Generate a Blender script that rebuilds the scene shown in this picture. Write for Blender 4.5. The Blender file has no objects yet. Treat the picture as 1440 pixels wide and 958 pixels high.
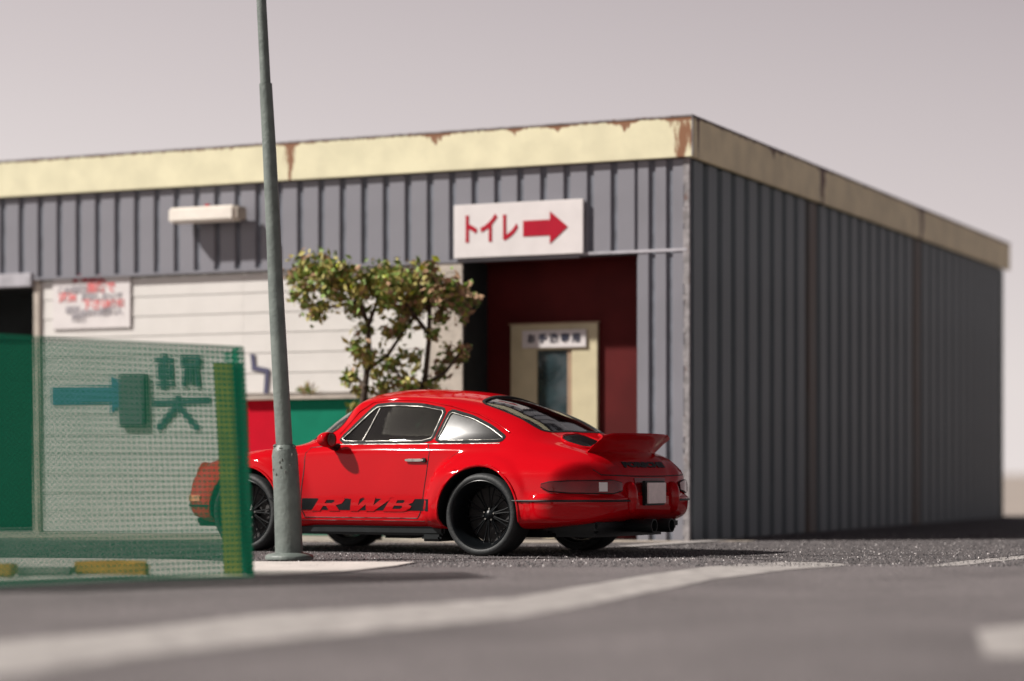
import bpy, bmesh, math, random
import numpy as np
from mathutils import Vector, Matrix
from mathutils.bvhtree import BVHTree
from mathutils.geometry import delaunay_2d_cdt
R = math.radians
rnd = random.Random(7)
scene = bpy.context.scene
COL = scene.collection

# ------------------------------------------------------------------ camera
EYE, FPX, HOR = 0.636, 3300.0, 666.0
cam_d = bpy.data.cameras.new('camera')
cam = bpy.data.objects.new('camera', cam_d)
COL.objects.link(cam)
cam.location = (0, 0, EYE)
cam.rotation_euler = (R(90), 0, 0)
cam_d.sensor_width = 36.0
cam_d.lens = 36.0 * FPX / 1440.0
cam_d.shift_y = (HOR - 479.0) / 1440.0
cam_d.clip_start = 0.1
cam_d.clip_end = 2000
cam_d.dof.use_dof = True
cam_d.dof.focus_distance = 17.9
cam_d.dof.aperture_fstop = 0.60
scene.camera = cam

# ------------------------------------------------------------------ light
SUN_AZ = Vector((-0.974, -0.228, 0)).normalized()
SUN_EL = R(42)
to_sun = Vector((SUN_AZ.x * math.cos(SUN_EL), SUN_AZ.y * math.cos(SUN_EL), math.sin(SUN_EL)))
sun_d = bpy.data.lights.new('sun', 'SUN')
sun_d.energy = 5.0
sun_d.angle = R(1.8)
sun_d.color = (1.0, 0.95, 0.89)
sun = bpy.data.objects.new('sun', sun_d)
COL.objects.link(sun)
sun.rotation_euler = to_sun.to_track_quat('Z', 'Y').to_euler()

world = bpy.data.worlds.new('World')
scene.world = world
world.use_nodes = True
wt = world.node_tree
wt.nodes.clear()
sky = wt.nodes.new('ShaderNodeTexSky')
sky.sky_type = 'NISHITA'
sky.sun_disc = False
sky.sun_elevation = SUN_EL
sky.sun_rotation = math.atan2(SUN_AZ.x, SUN_AZ.y)
sky.air_density = 0.6
sky.dust_density = 4.0
bg1 = wt.nodes.new('ShaderNodeBackground')
bg1.inputs['Strength'].default_value = 0.008
wt.links.new(sky.outputs[0], bg1.inputs[0])
tc = wt.nodes.new('ShaderNodeTexCoord')
sx = wt.nodes.new('ShaderNodeSeparateXYZ')
wt.links.new(tc.outputs['Generated'], sx.inputs[0])
ramp = wt.nodes.new('ShaderNodeValToRGB')
els = ramp.color_ramp.elements
els[0].position = 0.0
els[0].color = (0.66, 0.605, 0.59, 1)
els[1].position = 1.0
els[1].color = (0.03, 0.026, 0.028, 1)
e = els.new(0.07); e.color = (0.62, 0.565, 0.55, 1)
e = els.new(0.14); e.color = (0.51, 0.455, 0.45, 1)
e = els.new(0.22); e.color = (0.40, 0.35, 0.352, 1)
e = els.new(0.32); e.color = (0.20, 0.165, 0.17, 1)
e = els.new(0.5); e.color = (0.06, 0.05, 0.052, 1)
dx = wt.nodes.new('ShaderNodeMath'); dx.operation = 'MULTIPLY_ADD'      # sky colour darkens away from the sun side
wt.links.new(sx.outputs['X'], dx.inputs[0]); dx.inputs[1].default_value = 0.16
wt.links.new(sx.outputs['Z'], dx.inputs[2])
wt.links.new(dx.outputs[0], ramp.inputs[0])
bg2 = wt.nodes.new('ShaderNodeBackground')
bg2.inputs['Strength'].default_value = 0.92
wt.links.new(ramp.outputs[0], bg2.inputs[0])
add = wt.nodes.new('ShaderNodeAddShader')
wt.links.new(bg1.outputs[0], add.inputs[0])
wt.links.new(bg2.outputs[0], add.inputs[1])
wo = wt.nodes.new('ShaderNodeOutputWorld')
wt.links.new(add.outputs[0], wo.inputs[0])

vs = scene.view_settings
vs.view_transform = 'Standard'
vs.look = 'None'
vs.exposure = 0.42
vs.gamma = 1.0
vs.use_curve_mapping = False

# ------------------------------------------------------------------ materials
def mat(name, col, rough=0.6, metal=0.0, var=0.12, vscale=6.0, bump=0.0, bscale=40.0, coat=0.0, spec=0.5,
        stretch=(1, 1, 1), col2=None, trans=0.0, coatr=0.03):
    m = bpy.data.materials.new(name)
    m.use_nodes = True
    nt = m.node_tree
    b = nt.nodes['Principled BSDF']
    b.inputs['Roughness'].default_value = rough
    b.inputs['Metallic'].default_value = metal
    b.inputs['Specular IOR Level'].default_value = spec
    if coat:
        b.inputs['Coat Weight'].default_value = coat
        b.inputs['Coat Roughness'].default_value = coatr
    tcn = nt.nodes.new('ShaderNodeTexCoord')
    mp = nt.nodes.new('ShaderNodeMapping')
    mp.inputs['Scale'].default_value = stretch
    nt.links.new(tcn.outputs['Object'], mp.inputs[0])
    n = nt.nodes.new('ShaderNodeTexNoise')
    n.inputs['Scale'].default_value = vscale
    n.inputs['Detail'].default_value = 5
    nt.links.new(mp.outputs[0], n.inputs['Vector'])
    mx = nt.nodes.new('ShaderNodeMix')
    mx.data_type = 'RGBA'
    c2 = col2 or tuple(c * (1 - var) for c in col)
    c1 = col if col2 else tuple(min(1, c * (1 + var)) for c in col)
    mx.inputs['A'].default_value = (*c1, 1)
    mx.inputs['B'].default_value = (*c2, 1)
    rp = nt.nodes.new('ShaderNodeMapRange')
    rp.inputs['From Min'].default_value = 0.35
    rp.inputs['From Max'].default_value = 0.65
    nt.links.new(n.outputs['Fac'], rp.inputs['Value'])
    nt.links.new(rp.outputs[0], mx.inputs['Factor'])
    nt.links.new(mx.outputs['Result'], b.inputs['Base Color'])
    if bump:
        n2 = nt.nodes.new('ShaderNodeTexNoise')
        n2.inputs['Scale'].default_value = bscale
        n2.inputs['Detail'].default_value = 3
        nt.links.new(mp.outputs[0], n2.inputs['Vector'])
        bp = nt.nodes.new('ShaderNodeBump')
        bp.inputs['Strength'].default_value = bump
        bp.inputs['Distance'].default_value = 0.02
        nt.links.new(n2.outputs['Fac'], bp.inputs['Height'])
        nt.links.new(bp.outputs[0], b.inputs['Normal'])
    m['mix'] = mx.name
    return m

def rust(m, col=(0.12, 0.045, 0.02), spots=(), top=None, axis='X', amount=0.5, nscale=9.0, vstr=(1, 1, 0.35), spotw=0.07):
    """adds rust: scattered blotches, a worn line under height 'top' and run-down streaks at given places"""
    nt = m.node_tree
    b = nt.nodes['Principled BSDF']
    src = nt.nodes[m['mix']]
    N = nt.nodes.new
    tcn = N('ShaderNodeTexCoord')
    sp = N('ShaderNodeSeparateXYZ')
    nt.links.new(tcn.outputs['Object'], sp.inputs[0])
    mp = N('ShaderNodeMapping'); mp.inputs['Scale'].default_value = vstr
    nt.links.new(tcn.outputs['Object'], mp.inputs[0])
    n = N('ShaderNodeTexNoise'); n.inputs['Scale'].default_value = nscale; n.inputs['Detail'].default_value = 6
    n.inputs['Roughness'].default_value = 0.65
    nt.links.new(mp.outputs[0], n.inputs['Vector'])
    def math_(op, a, bb, clamp=False):
        k = N('ShaderNodeMath'); k.operation = op; k.use_clamp = clamp
        for i, v in enumerate((a, bb)):
            if isinstance(v, (int, float)): k.inputs[i].default_value = v
            elif v is not None: nt.links.new(v, k.inputs[i])
        return k.outputs[0]
    acc = math_('ADD', n.outputs['Fac'], amount - 0.5)
    if top is not None:
        d = math_('SUBTRACT', top, sp.outputs['Z'])
        d = math_('DIVIDE', d, 0.045)
        d = math_('SUBTRACT', 1.0, d, True)
        acc = math_('ADD', acc, math_('MULTIPLY', d, 0.37))
    for s, w, dep in spots:
        a = math_('ABSOLUTE', math_('SUBTRACT', sp.outputs[axis], s), None)
        zz = math_('SUBTRACT', top if top is not None else 4.0, sp.outputs['Z'])
        wid = math_('SUBTRACT', w, math_('MULTIPLY', zz, w / dep * 0.8))
        a = math_('DIVIDE', a, math_('MAXIMUM', wid, 0.012))
        a = math_('SUBTRACT', 1.0, a, True)
        acc = math_('ADD', acc, math_('MULTIPLY', math_('MULTIPLY', a, 0.40), math_('GREATER_THAN', wid, 0.0)))
    r = N('ShaderNodeMapRange')
    r.inputs['From Min'].default_value = 0.66; r.inputs['From Max'].default_value = 0.78
    nt.links.new(acc, r.inputs['Value'])
    mx = N('ShaderNodeMix'); mx.data_type = 'RGBA'
    nt.links.new(r.outputs[0], mx.inputs['Factor'])
    nt.links.new(src.outputs['Result'], mx.inputs['A'])
    mx.inputs['B'].default_value = (*col, 1)
    nt.links.new(mx.outputs['Result'], b.inputs['Base Color'])
    return m

def glassmat(name, tint, ior=1.5, rough=0.04):
    m = bpy.data.materials.new(name); m.use_nodes = True
    nt = m.node_tree; nt.nodes.clear()
    o = nt.nodes.new('ShaderNodeOutputMaterial')
    t = nt.nodes.new('ShaderNodeBsdfTransparent'); t.inputs[0].default_value = (*tint, 1)
    g = nt.nodes.new('ShaderNodeBsdfGlossy'); g.inputs['Roughness'].default_value = rough
    g.inputs[0].default_value = (0.95, 0.95, 0.95, 1)
    n = nt.nodes.new('ShaderNodeTexNoise'); n.inputs['Scale'].default_value = 14
    tcn = nt.nodes.new('ShaderNodeTexCoord'); nt.links.new(tcn.outputs['Object'], n.inputs['Vector'])
    bp = nt.nodes.new('ShaderNodeBump'); bp.inputs['Strength'].default_value = 0.012; bp.inputs['Distance'].default_value = 0.01
    nt.links.new(n.outputs['Fac'], bp.inputs['Height'])
    nt.links.new(bp.outputs[0], g.inputs['Normal'])
    f = nt.nodes.new('ShaderNodeFresnel'); f.inputs[0].default_value = ior
    mx = nt.nodes.new('ShaderNodeMixShader')
    nt.links.new(f.outputs[0], mx.inputs[0]); nt.links.new(t.outputs[0], mx.inputs[1]); nt.links.new(g.outputs[0], mx.inputs[2])
    nt.links.new(mx.outputs[0], o.inputs[0])
    return m

M = {}
M['paint'] = mat('red_paint', (0.42, 0.002, 0.006), rough=0.35, spec=0.0, var=0.03, vscale=3, coat=0.55, coatr=0.055, bump=0.02, bscale=9)
M['black'] = mat('black_plastic', (0.009, 0.011, 0.012), rough=0.5, spec=.25, var=0.3)
M['matte'] = mat('matte_black', (0.008, 0.009, 0.010), rough=0.6, spec=0.12, var=0.3)
M['satin'] = mat('black_rim', (0.004, 0.005, 0.006), rough=0.32, var=0.3, spec=0.22)
M['rubber'] = mat('rubber', (0.013, 0.015, 0.016), rough=0.62, var=0.25, vscale=14, bump=0.15, bscale=60)
M['interior'] = mat('dark_trim', (0.03, 0.028, 0.028), rough=0.7, var=0.3)
M['seat'] = mat('seat_cloth', (0.10, 0.055, 0.045), rough=0.8, var=0.3)
M['chrome'] = mat('chrome', (0.30, 0.29, 0.27), rough=0.42, metal=1.0, var=0.25, vscale=30)
M['lens_red'] = mat('tail_lens', (0.17, 0.002, 0.004), rough=0.25, spec=.2, coat=.5, var=0.06, vscale=30)
M['lens_white'] = mat('pale_lens', (0.75, 0.70, 0.68), rough=0.2, coat=1.0, var=0.05)
M['lens_orange'] = mat('orange_lens', (0.75, 0.22, 0.03), rough=0.2, coat=1.0, var=0.1)
M['plate'] = mat('plate_white', (0.88, 0.74, 0.72), rough=0.4, var=0.06, vscale=20)
M['hazy'] = glassmat('hazy_glass', (0.42, 0.43, 0.42), 2.1, 0.20)
M['glass'] = glassmat('tinted_glass', (0.60, 0.62, 0.58), 1.6, 0.012)
M['pole'] = mat('grey_green_paint', (0.15, 0.175, 0.16), rough=0.5, var=0.18, vscale=9, bump=0.25, bscale=30, col2=(0.105, 0.125, 0.115))
M['net'] = None
M['post'] = mat('yellow_post', (0.40, 0.34, 0.04), rough=0.5, var=0.15, vscale=12)
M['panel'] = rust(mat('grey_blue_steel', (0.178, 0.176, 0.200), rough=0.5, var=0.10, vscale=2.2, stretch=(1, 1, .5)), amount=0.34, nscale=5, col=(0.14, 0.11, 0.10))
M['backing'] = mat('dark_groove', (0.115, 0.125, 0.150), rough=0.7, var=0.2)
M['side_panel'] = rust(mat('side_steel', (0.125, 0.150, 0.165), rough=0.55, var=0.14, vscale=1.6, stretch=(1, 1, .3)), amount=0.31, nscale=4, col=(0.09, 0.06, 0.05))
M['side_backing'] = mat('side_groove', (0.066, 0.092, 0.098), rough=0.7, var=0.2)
M['cream_f'] = rust(mat('cream_fascia_paint', (0.64, 0.60, 0.41), rough=0.5, var=0.07, vscale=4), top=3.965, amount=0.48, nscale=17, vstr=(1, 1, 0.22),
                    spots=((-4.24, 0.15, 0.42), (-0.04, 0.26, 0.50), (-0.62, 0.22, 0.09), (-1.3, 0.2, 0.06), (-1.75, 0.12, 0.07), (-2.6, 0.25, 0.1)), axis='X', col=(0.20, 0.085, 0.035))
M['cream_s'] = rust(mat('cream_side_paint', (0.76, 0.65, 0.42), rough=0.55, var=0.10, vscale=3), top=3.965, amount=0.46,
                    spots=((4.1, 0.24, 0.60), (8.35, 0.32, 0.5), (0.12, 0.07, 0.35), (2.4, 0.2, 0.1)), axis='Y', col=(0.10, 0.035, 0.02))
M['rusty'] = rust(mat('weathered_trim', (0.23, 0.215, 0.22), rough=0.7, var=0.3, vscale=12), amount=0.60, nscale=14, col=(0.10, 0.045, 0.03))
M['pale_edge'] = mat('pale_edge', (0.34, 0.33, 0.36), rough=0.6, var=0.15)
M['white_slat'] = mat('white_slat_paint', (0.58, 0.56, 0.535), rough=0.45, var=0.04, vscale=3)
M['column'] = rust(mat('stained_concrete', (0.42, 0.37, 0.32), rough=0.8, var=0.14, vscale=6, bump=0.3), amount=0.36, col=(0.2, 0.15, 0.11))
M['maroon'] = mat('maroon_wall_paint', (0.080, 0.008, 0.008), rough=0.65, spec=.15, var=0.12, vscale=3)
M['door_cream'] = mat('cream_door_paint', (0.52, 0.46, 0.30), rough=0.5, var=0.06)
M['door_brown'] = mat('tan_door_edge', (0.30, 0.20, 0.13), rough=0.6, var=0.1)
M['dark_glass'] = mat('dark_pane', (0.02, 0.035, 0.04), rough=0.15, coat=0.8, var=0.3)
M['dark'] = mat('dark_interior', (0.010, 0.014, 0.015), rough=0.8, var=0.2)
M['red_board'] = mat('crimson_board', (0.44, 0.001, 0.014), rough=0.6, spec=.1, var=0.04)
M['green_board'] = mat('green_board', (0.003, 0.155, 0.090), rough=0.6, spec=.1, var=0.05)
M['white_sign'] = mat('sign_white', (0.62, 0.585, 0.58), rough=0.45, var=0.04, vscale=5)
M['sign_red'] = mat('sign_red', (0.36, 0.005, 0.022), rough=0.6, spec=.15, var=0.05)
M['sign_pink'] = mat('sign_faded_red', (0.62, 0.16, 0.16), rough=0.6, var=0.15)
M['ink'] = mat('dark_ink', (0.02, 0.025, 0.05), rough=0.5, var=0.2)
M['ink_grey'] = mat('grey_ink', (0.30, 0.28, 0.30), rough=0.6, var=0.2)
M['ink_blue'] = mat('slate_blue_paint', (0.05, 0.05, 0.10), rough=0.6, var=0.2)
M['kanji'] = mat('dark_green_paint', (0.03, 0.07, 0.08), rough=0.6, var=0.2)
M['blue'] = mat('blue_arrow', (0.04, 0.15, 0.23), rough=0.5, var=0.08)
M['box_grey'] = mat('grey_metal_box', (0.09, 0.09, 0.10), rough=0.5, var=0.15)
M['lamp'] = mat('white_plastic', (0.74, 0.69, 0.62), rough=0.4, var=0.06)
M['yellow_block'] = mat('yellow_kerb_paint', (0.62, 0.33, 0.03), rough=0.6, var=0.15, vscale=10, bump=0.3)
M['kerb'] = mat('kerb_concrete', (0.30, 0.28, 0.26), rough=0.8, var=0.15, vscale=10, bump=0.3)
M['bark'] = mat('bark', (0.06, 0.042, 0.03), rough=0.9, var=0.4, vscale=20, bump=0.5)
M['leaf1'] = mat('leaf_green', (0.16, 0.25, 0.045), rough=0.6, var=0.35, vscale=8)
M['leaf2'] = mat('leaf_olive', (0.34, 0.30, 0.08), rough=0.65, var=0.35, vscale=8)
M['leaf3'] = mat('leaf_brown', (0.30, 0.18, 0.10), rough=0.7, var=0.3, vscale=8)
M['leaf4'] = mat('leaf_lime', (0.36, 0.42, 0.02), rough=0.5, var=0.2)
M['paintline'] = mat('road_line_paint', (0.335, 0.31, 0.298), rough=0.7, var=0.25, vscale=7, bump=0.2, bscale=80)
M['pave'] = mat('pale_paving', (0.55, 0.50, 0.47), rough=0.8, var=0.10, vscale=4, bump=0.3, bscale=60)
M['apron'] = mat('beige_concrete', (0.36, 0.31, 0.26), rough=0.8, var=0.12, vscale=3, bump=0.3, bscale=60)
M['lint'] = mat('pale_fibre', (0.26, 0.26, 0.26), rough=0.6)
M['far'] = mat('far_ground', (0.30, 0.255, 0.225), rough=0.85, var=0.08, vscale=0.3)

def asphalt(name='asphalt', k=0.63, grain=75):
    m = bpy.data.materials.new(name); m.use_nodes = True
    nt = m.node_tree; b = nt.nodes['Principled BSDF']
    N = nt.nodes.new; L = nt.links.new
    t = N('ShaderNodeTexCoord')
    n1 = N('ShaderNodeTexNoise'); n1.inputs['Scale'].default_value = 0.9; n1.inputs['Detail'].default_value = 5
    n2 = N('ShaderNodeTexNoise'); n2.inputs['Scale'].default_value = grain; n2.inputs['Detail'].default_value = 4
    n2.inputs['Roughness'].default_value = 0.8
    v = N('ShaderNodeTexVoronoi'); v.inputs['Scale'].default_value = 60
    for x in (n1, n2, v): L(t.outputs['Object'], x.inputs['Vector'])
    r1 = N('ShaderNodeMapRange'); r1.inputs['From Min'].default_value = 0.3; r1.inputs['From Max'].default_value = 0.7
    r1.inputs['To Min'].default_value = 0.78 * k; r1.inputs['To Max'].default_value = 1.16 * k
    L(n1.outputs['Fac'], r1.inputs['Value'])
    rp = N('ShaderNodeValToRGB')
    rp.color_ramp.elements[0].position = 0.42; rp.color_ramp.elements[0].color = (0.095 , 0.085, 0.088, 1)
    rp.color_ramp.elements[1].position = 0.64; rp.color_ramp.elements[1].color = (0.62, 0.55, 0.55, 1)
    e2 = rp.color_ramp.elements.new(0.52); e2.color = (0.25, 0.218, 0.220, 1)
    L(n2.outputs['Fac'], rp.inputs[0])
    mx = N('ShaderNodeMix'); mx.data_type = 'RGBA'; mx.blend_type = 'MULTIPLY'; mx.inputs['Factor'].default_value = 1
    L(rp.outputs[0], mx.inputs['A']); L(r1.outputs[0], mx.inputs['B'])
    L(mx.outputs['Result'], b.inputs['Base Color'])
    bp = N('ShaderNodeBump'); bp.inputs['Strength'].default_value = 0.7; bp.inputs['Distance'].default_value = 0.012
    L(n2.outputs['Fac'], bp.inputs['Height']); L(bp.outputs[0], b.inputs['Normal'])
    b.inputs['Roughness'].default_value = 0.8
    return m
M['asphalt'] = asphalt()
M['lot'] = asphalt('lot_asphalt', 0.40, 70)

def netmat():
    m = bpy.data.materials.new('green_net'); m.use_nodes = True
    nt = m.node_tree; nt.nodes.clear()
    o = nt.nodes.new('ShaderNodeOutputMaterial')
    d = nt.nodes.new('ShaderNodeBsdfDiffuse'); d.inputs[0].default_value = (0.010, 0.19, 0.115, 1)
    t = nt.nodes.new('ShaderNodeBsdfTranslucent'); t.inputs[0].default_value = (0.02, 0.20, 0.11, 1)
    mx = nt.nodes.new('ShaderNodeMixShader'); mx.inputs[0].default_value = 0.35
    nt.links.new(d.outputs[0], mx.inputs[1]); nt.links.new(t.outputs[0], mx.inputs[2]); nt.links.new(mx.outputs[0], o.inputs[0])
    return m
M['net'] = netmat()

# ------------------------------------------------------------------ helpers
def tag(o, label=None, cat=None, group=None, kind=None):
    if label: o['label'] = label
    if cat: o['category'] = cat
    if group: o['group'] = group
    if kind: o['kind'] = kind
    return o

def empty(name, loc, rz, label, cat, group=None):
    o = bpy.data.objects.new(name, None); COL.objects.link(o)
    o.location = loc; o.rotation_euler = (0, 0, rz); o.empty_display_size = 0.2
    return tag(o, label, cat, group)

class MB:
    def __init__(self): self.v = []; self.f = []; self.m = []
    def add(self, vs, fs, mi=0):
        b = len(self.v)
        self.v += [tuple(p) for p in vs]
        self.f += [tuple(b + i for i in f) for f in fs]
        self.m += [mi] * len(fs)
        return self
    def box(self, x0, x1, y0, y1, z0, z1, bev=0.0, mi=0):
        if bev <= 0:
            vs_ = [(x, y, z) for z in (z0, z1) for y in (y0, y1) for x in (x0, x1)]
            self.add(vs_, [(0, 2, 3, 1), (4, 5, 7, 6), (0, 1, 5, 4), (2, 6, 7, 3), (0, 4, 6, 2), (1, 3, 7, 5)], mi)
        else:
            bm = bmesh.new()
            bmesh.ops.create_cube(bm, size=1)
            for v_ in bm.verts:
                v_.co = Vector(((x0 + x1) / 2 + v_.co.x * (x1 - x0), (y0 + y1) / 2 + v_.co.y * (y1 - y0), (z0 + z1) / 2 + v_.co.z * (z1 - z0)))
            bmesh.ops.bevel(bm, geom=bm.edges[:], offset=bev, segments=2, affect='EDGES')
            bm.verts.index_update()
            self.add([v_.co for v_ in bm.verts], [[v_.index for v_ in f.verts] for f in bm.faces], mi)
            bm.free()
        return self
    def tube(self, pts, rad, n=8, cap=True, mi=0, closed=False):
        pts = [Vector(p) for p in pts]
        if not hasattr(rad, '__len__'): rad = [rad] * len(pts)
        b = len(self.v); K = len(pts)
        up = None
        for i, p in enumerate(pts):
            a = pts[i - 1] if (i > 0 or closed) else p
            c = pts[(i + 1) % K] if (i < K - 1 or closed) else p
            d = (c - a).normalized()
            if up is None:
                up = d.orthogonal().normalized()
            up = (up - d * up.dot(d)).normalized()
            w = d.cross(up)
            for k in range(n):
                t = 2 * math.pi * k / n
                self.v.append(tuple(p + (up * math.cos(t) + w * math.sin(t)) * rad[i]))
        for i in range(K if closed else K - 1):
            j = (i + 1) % K
            for k in range(n):
                k2 = (k + 1) % n
                self.f.append((b + i * n + k, b + i * n + k2, b + j * n + k2, b + j * n + k)); self.m.append(mi)
        if cap and not closed:
            self.f.append(tuple(b + k for k in range(n))[::-1]); self.m.append(mi)
            self.f.append(tuple(b + (K - 1) * n + k for k in range(n))); self.m.append(mi)
        return self
    def lathe(self, prof, axis='y', n=48, c=(0, 0, 0), mi=0, closed=True):
        """prof: (r, h) pairs; revolve round axis through c"""
        b = len(self.v); K = len(prof)
        for (r, h) in prof:
            for k in range(n):
                t = 2 * math.pi * k / n
                a, d = r * math.cos(t), r * math.sin(t)
                p = {'y': (a, h, d), 'z': (a, d, h), 'x': (h, a, d)}[axis]
                self.v.append((c[0] + p[0], c[1] + p[1], c[2] + p[2]))
        for i in range(K - 1):
            for k in range(n):
                k2 = (k + 1) % n
                self.f.append((b + i * n + k, b + i * n + k2, b + (i + 1) * n + k2, b + (i + 1) * n + k)); self.m.append(mi)
        if closed:
            self.f.append(tuple(b + k for k in range(n))[::-1]); self.m.append(mi)
            self.f.append(tuple(b + (K - 1) * n + k for k in range(n))); self.m.append(mi)
        return self
    def mesh(self, name, mats, smooth=None):
        me = bpy.data.meshes.new(name)
        me.from_pydata(self.v, [], self.f)
        for m in (mats if isinstance(mats, (list, tuple)) else [mats]): me.materials.append(m)
        me.polygons.foreach_set('material_index', self.m)
        bm = bmesh.new(); bm.from_mesh(me); bmesh.ops.recalc_face_normals(bm, faces=bm.faces[:]); bm.to_mesh(me); bm.free()
        if smooth is not None:
            me.polygons.foreach_set('use_smooth', [True] * len(me.polygons))
            me.set_sharp_from_angle(angle=R(smooth))
        me.update()
        return me
    def build(self, name, mats, parent=None, smooth=None, loc=None, rot=None):
        o = bpy.data.objects.new(name, self.mesh(name, mats, smooth)); COL.objects.link(o)
        o.parent = parent
        if loc: o.location = loc
        if rot: o.rotation_euler = rot
        return o

def inst(name, me, parent, loc=(0, 0, 0), rot=(0, 0, 0), sc=(1, 1, 1)):
    o = bpy.data.objects.new(name, me); COL.objects.link(o)
    o.parent = parent; o.location = loc; o.rotation_euler = rot; o.scale = sc
    return o

def text_mesh(s, size, bold=0.0, depth=0.002):
    """flat lettering as a mesh in the XZ plane, facing -Y, centred"""
    cu = bpy.data.curves.new('lettering', 'FONT')
    cu.body = s; cu.size = size; cu.extrude = depth; cu.offset = bold
    cu.align_x = 'CENTER'; cu.align_y = 'CENTER'
    cu.resolution_u = 3
    o = bpy.data.objects.new('lettering', cu); COL.objects.link(o)
    dg = bpy.context.evaluated_depsgraph_get()
    me = bpy.data.meshes.new_from_object(o.evaluated_get(dg))
    bpy.data.objects.remove(o)
    me.transform(Matrix.Rotation(R(90), 4, 'X'))
    return me

def text(s, size, m, parent, x, y, z, bold=0.0, name='lettering', w=None):
    me = text_mesh(s, size, bold)
    me.materials.clear(); me.materials.append(m)
    o = inst(name, me, parent, (x, y, z))
    if w:
        xs = [v.co.x for v in me.vertices]
        o.scale = (w / (max(xs) - min(xs)), 1, 1)
    return o

# ------------------------------------------------------------------ ground
def g(x, y):
    """gentle dips and crests of the asphalt in front of the parking lot"""
    c = 0.030 * math.exp(-((y - 15.1) / 0.55) ** 2) / (1 + math.exp(-(x - 1.9) / 0.18))
    near = 1 / (1 + math.exp((y - 15.0) / 0.5))
    w = 0.012 * math.sin(x * 1.1 + 0.6) * math.sin(y * 0.8 + 0.4) + 0.008 * math.sin(x * 2.3 - y * 0.9)
    return c + w * near
def on_ground(px, py):
    k = (px - 720) / FPX; q = (HOR - py) / FPX
    Y = 5.0
    while Y < 60 and EYE + q * Y > g(k * Y, Y): Y += 0.02
    return Vector((k * Y, Y, 0))
def at(px, py, Y): return Vector(((px - 720) / FPX * Y, Y, EYE - (py - HOR) / FPX * Y))

def bw_in(X, Y):      # inside the building footprint or its apron
    dx, dy = X - 1.646, Y - 21.9; a = R(-24.4)
    return dx * math.cos(a) + dy * math.sin(a) < .1 and -dx * math.sin(a) + dy * math.cos(a) > -1.2
me = MB()
XS = np.concatenate([np.linspace(-60, -7, 12)[:-1], np.linspace(-7, 8, 130), np.linspace(8, 60, 12)[1:]])
YS = np.concatenate([np.linspace(-20, 5, 8)[:-1], np.linspace(5, 18, 150), np.linspace(18, 35.2, 40)[1:]])
vs_ = [(x, y, g(x, y)) for y in YS for x in XS]
nx = len(XS)
fs_ = [(j * nx + i, j * nx + i + 1, (j + 1) * nx + i + 1, (j + 1) * nx + i) for j in range(len(YS) - 1) for i in range(nx - 1)]
me.add(vs_, fs_)
road = me.build('road', M['asphalt'], smooth=60); tag(road, kind='structure')
fg = MB().add([(-1500, -300, -0.03), (1500, -300, -0.03), (1500, 1900, -0.03), (-1500, 1900, -0.03)], [(0, 1, 2, 3)]).build('ground', M['far'])
tag(fg, kind='structure')

def sheet(name, m, outline, h, res=0.12, kind='structure', skirt=True):
    """a sheet following the ground inside a plan outline"""
    o2 = []
    for i, p in enumerate(outline):
        q = outline[(i + 1) % len(outline)]
        n = max(1, int((Vector(q[:2]) - Vector(p[:2])).length / 0.15))
        for k in range(n):
            o2.append(Vector((p[0] + (q[0] - p[0]) * k / n, p[1] + (q[1] - p[1]) * k / n)))
    tri_v, tri_f = fill(o2, [], res)
    mb = MB(); mb.add([(p[0], p[1], g(p[0], p[1]) + h) for p in tri_v], tri_f)
    if skirt:
        n = len(o2)
        mb.add([(p.x, p.y, g(p.x, p.y) + h) for p in o2] + [(p.x, p.y, g(p.x, p.y) - 0.002) for p in o2],
               [(i, (i + 1) % n, n + (i + 1) % n, n + i) for i in range(n)])
    o = mb.build(name, m)
    return tag(o, kind=kind)

def inside(p, poly):
    c = False; n = len(poly); j = n - 1
    for i in range(n):
        a, b = poly[i], poly[j]
        if (a[1] > p[1]) != (b[1] > p[1]) and p[0] < (b[0] - a[0]) * (p[1] - a[1]) / (b[1] - a[1] + 1e-12) + a[0]: c = not c
        j = i
    return c
def fill(outer, holes, res):
    vs = [Vector(p) for p in outer]; ed = [(i, (i + 1) % len(outer)) for i in range(len(outer))]
    for h in holes:
        b = len(vs); vs += [Vector(p) for p in h]; ed += [(b + i, b + (i + 1) % len(h)) for i in range(len(h))]
    x0, x1 = min(p[0] for p in outer), max(p[0] for p in outer)
    y0, y1 = min(p[1] for p in outer), max(p[1] for p in outer)
    x = x0 + res * 0.5
    while x < x1:
        y = y0 + res * 0.5
        while y < y1:
            if inside((x, y), outer) and not any(inside((x, y), h) for h in holes): vs.append(Vector((x, y)))
            y += res
        x += res
    v, e_, f, *_ = delaunay_2d_cdt(vs, ed, [], 0, 1e-5)
    keep = []
    for t in f:
        c = (sum(v[i][0] for i in t) / len(t), sum(v[i][1] for i in t) / len(t))
        if inside(c, outer) and not any(inside(c, h) for h in holes): keep.append(tuple(t))
    return [(p[0], p[1]) for p in v], keep

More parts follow.
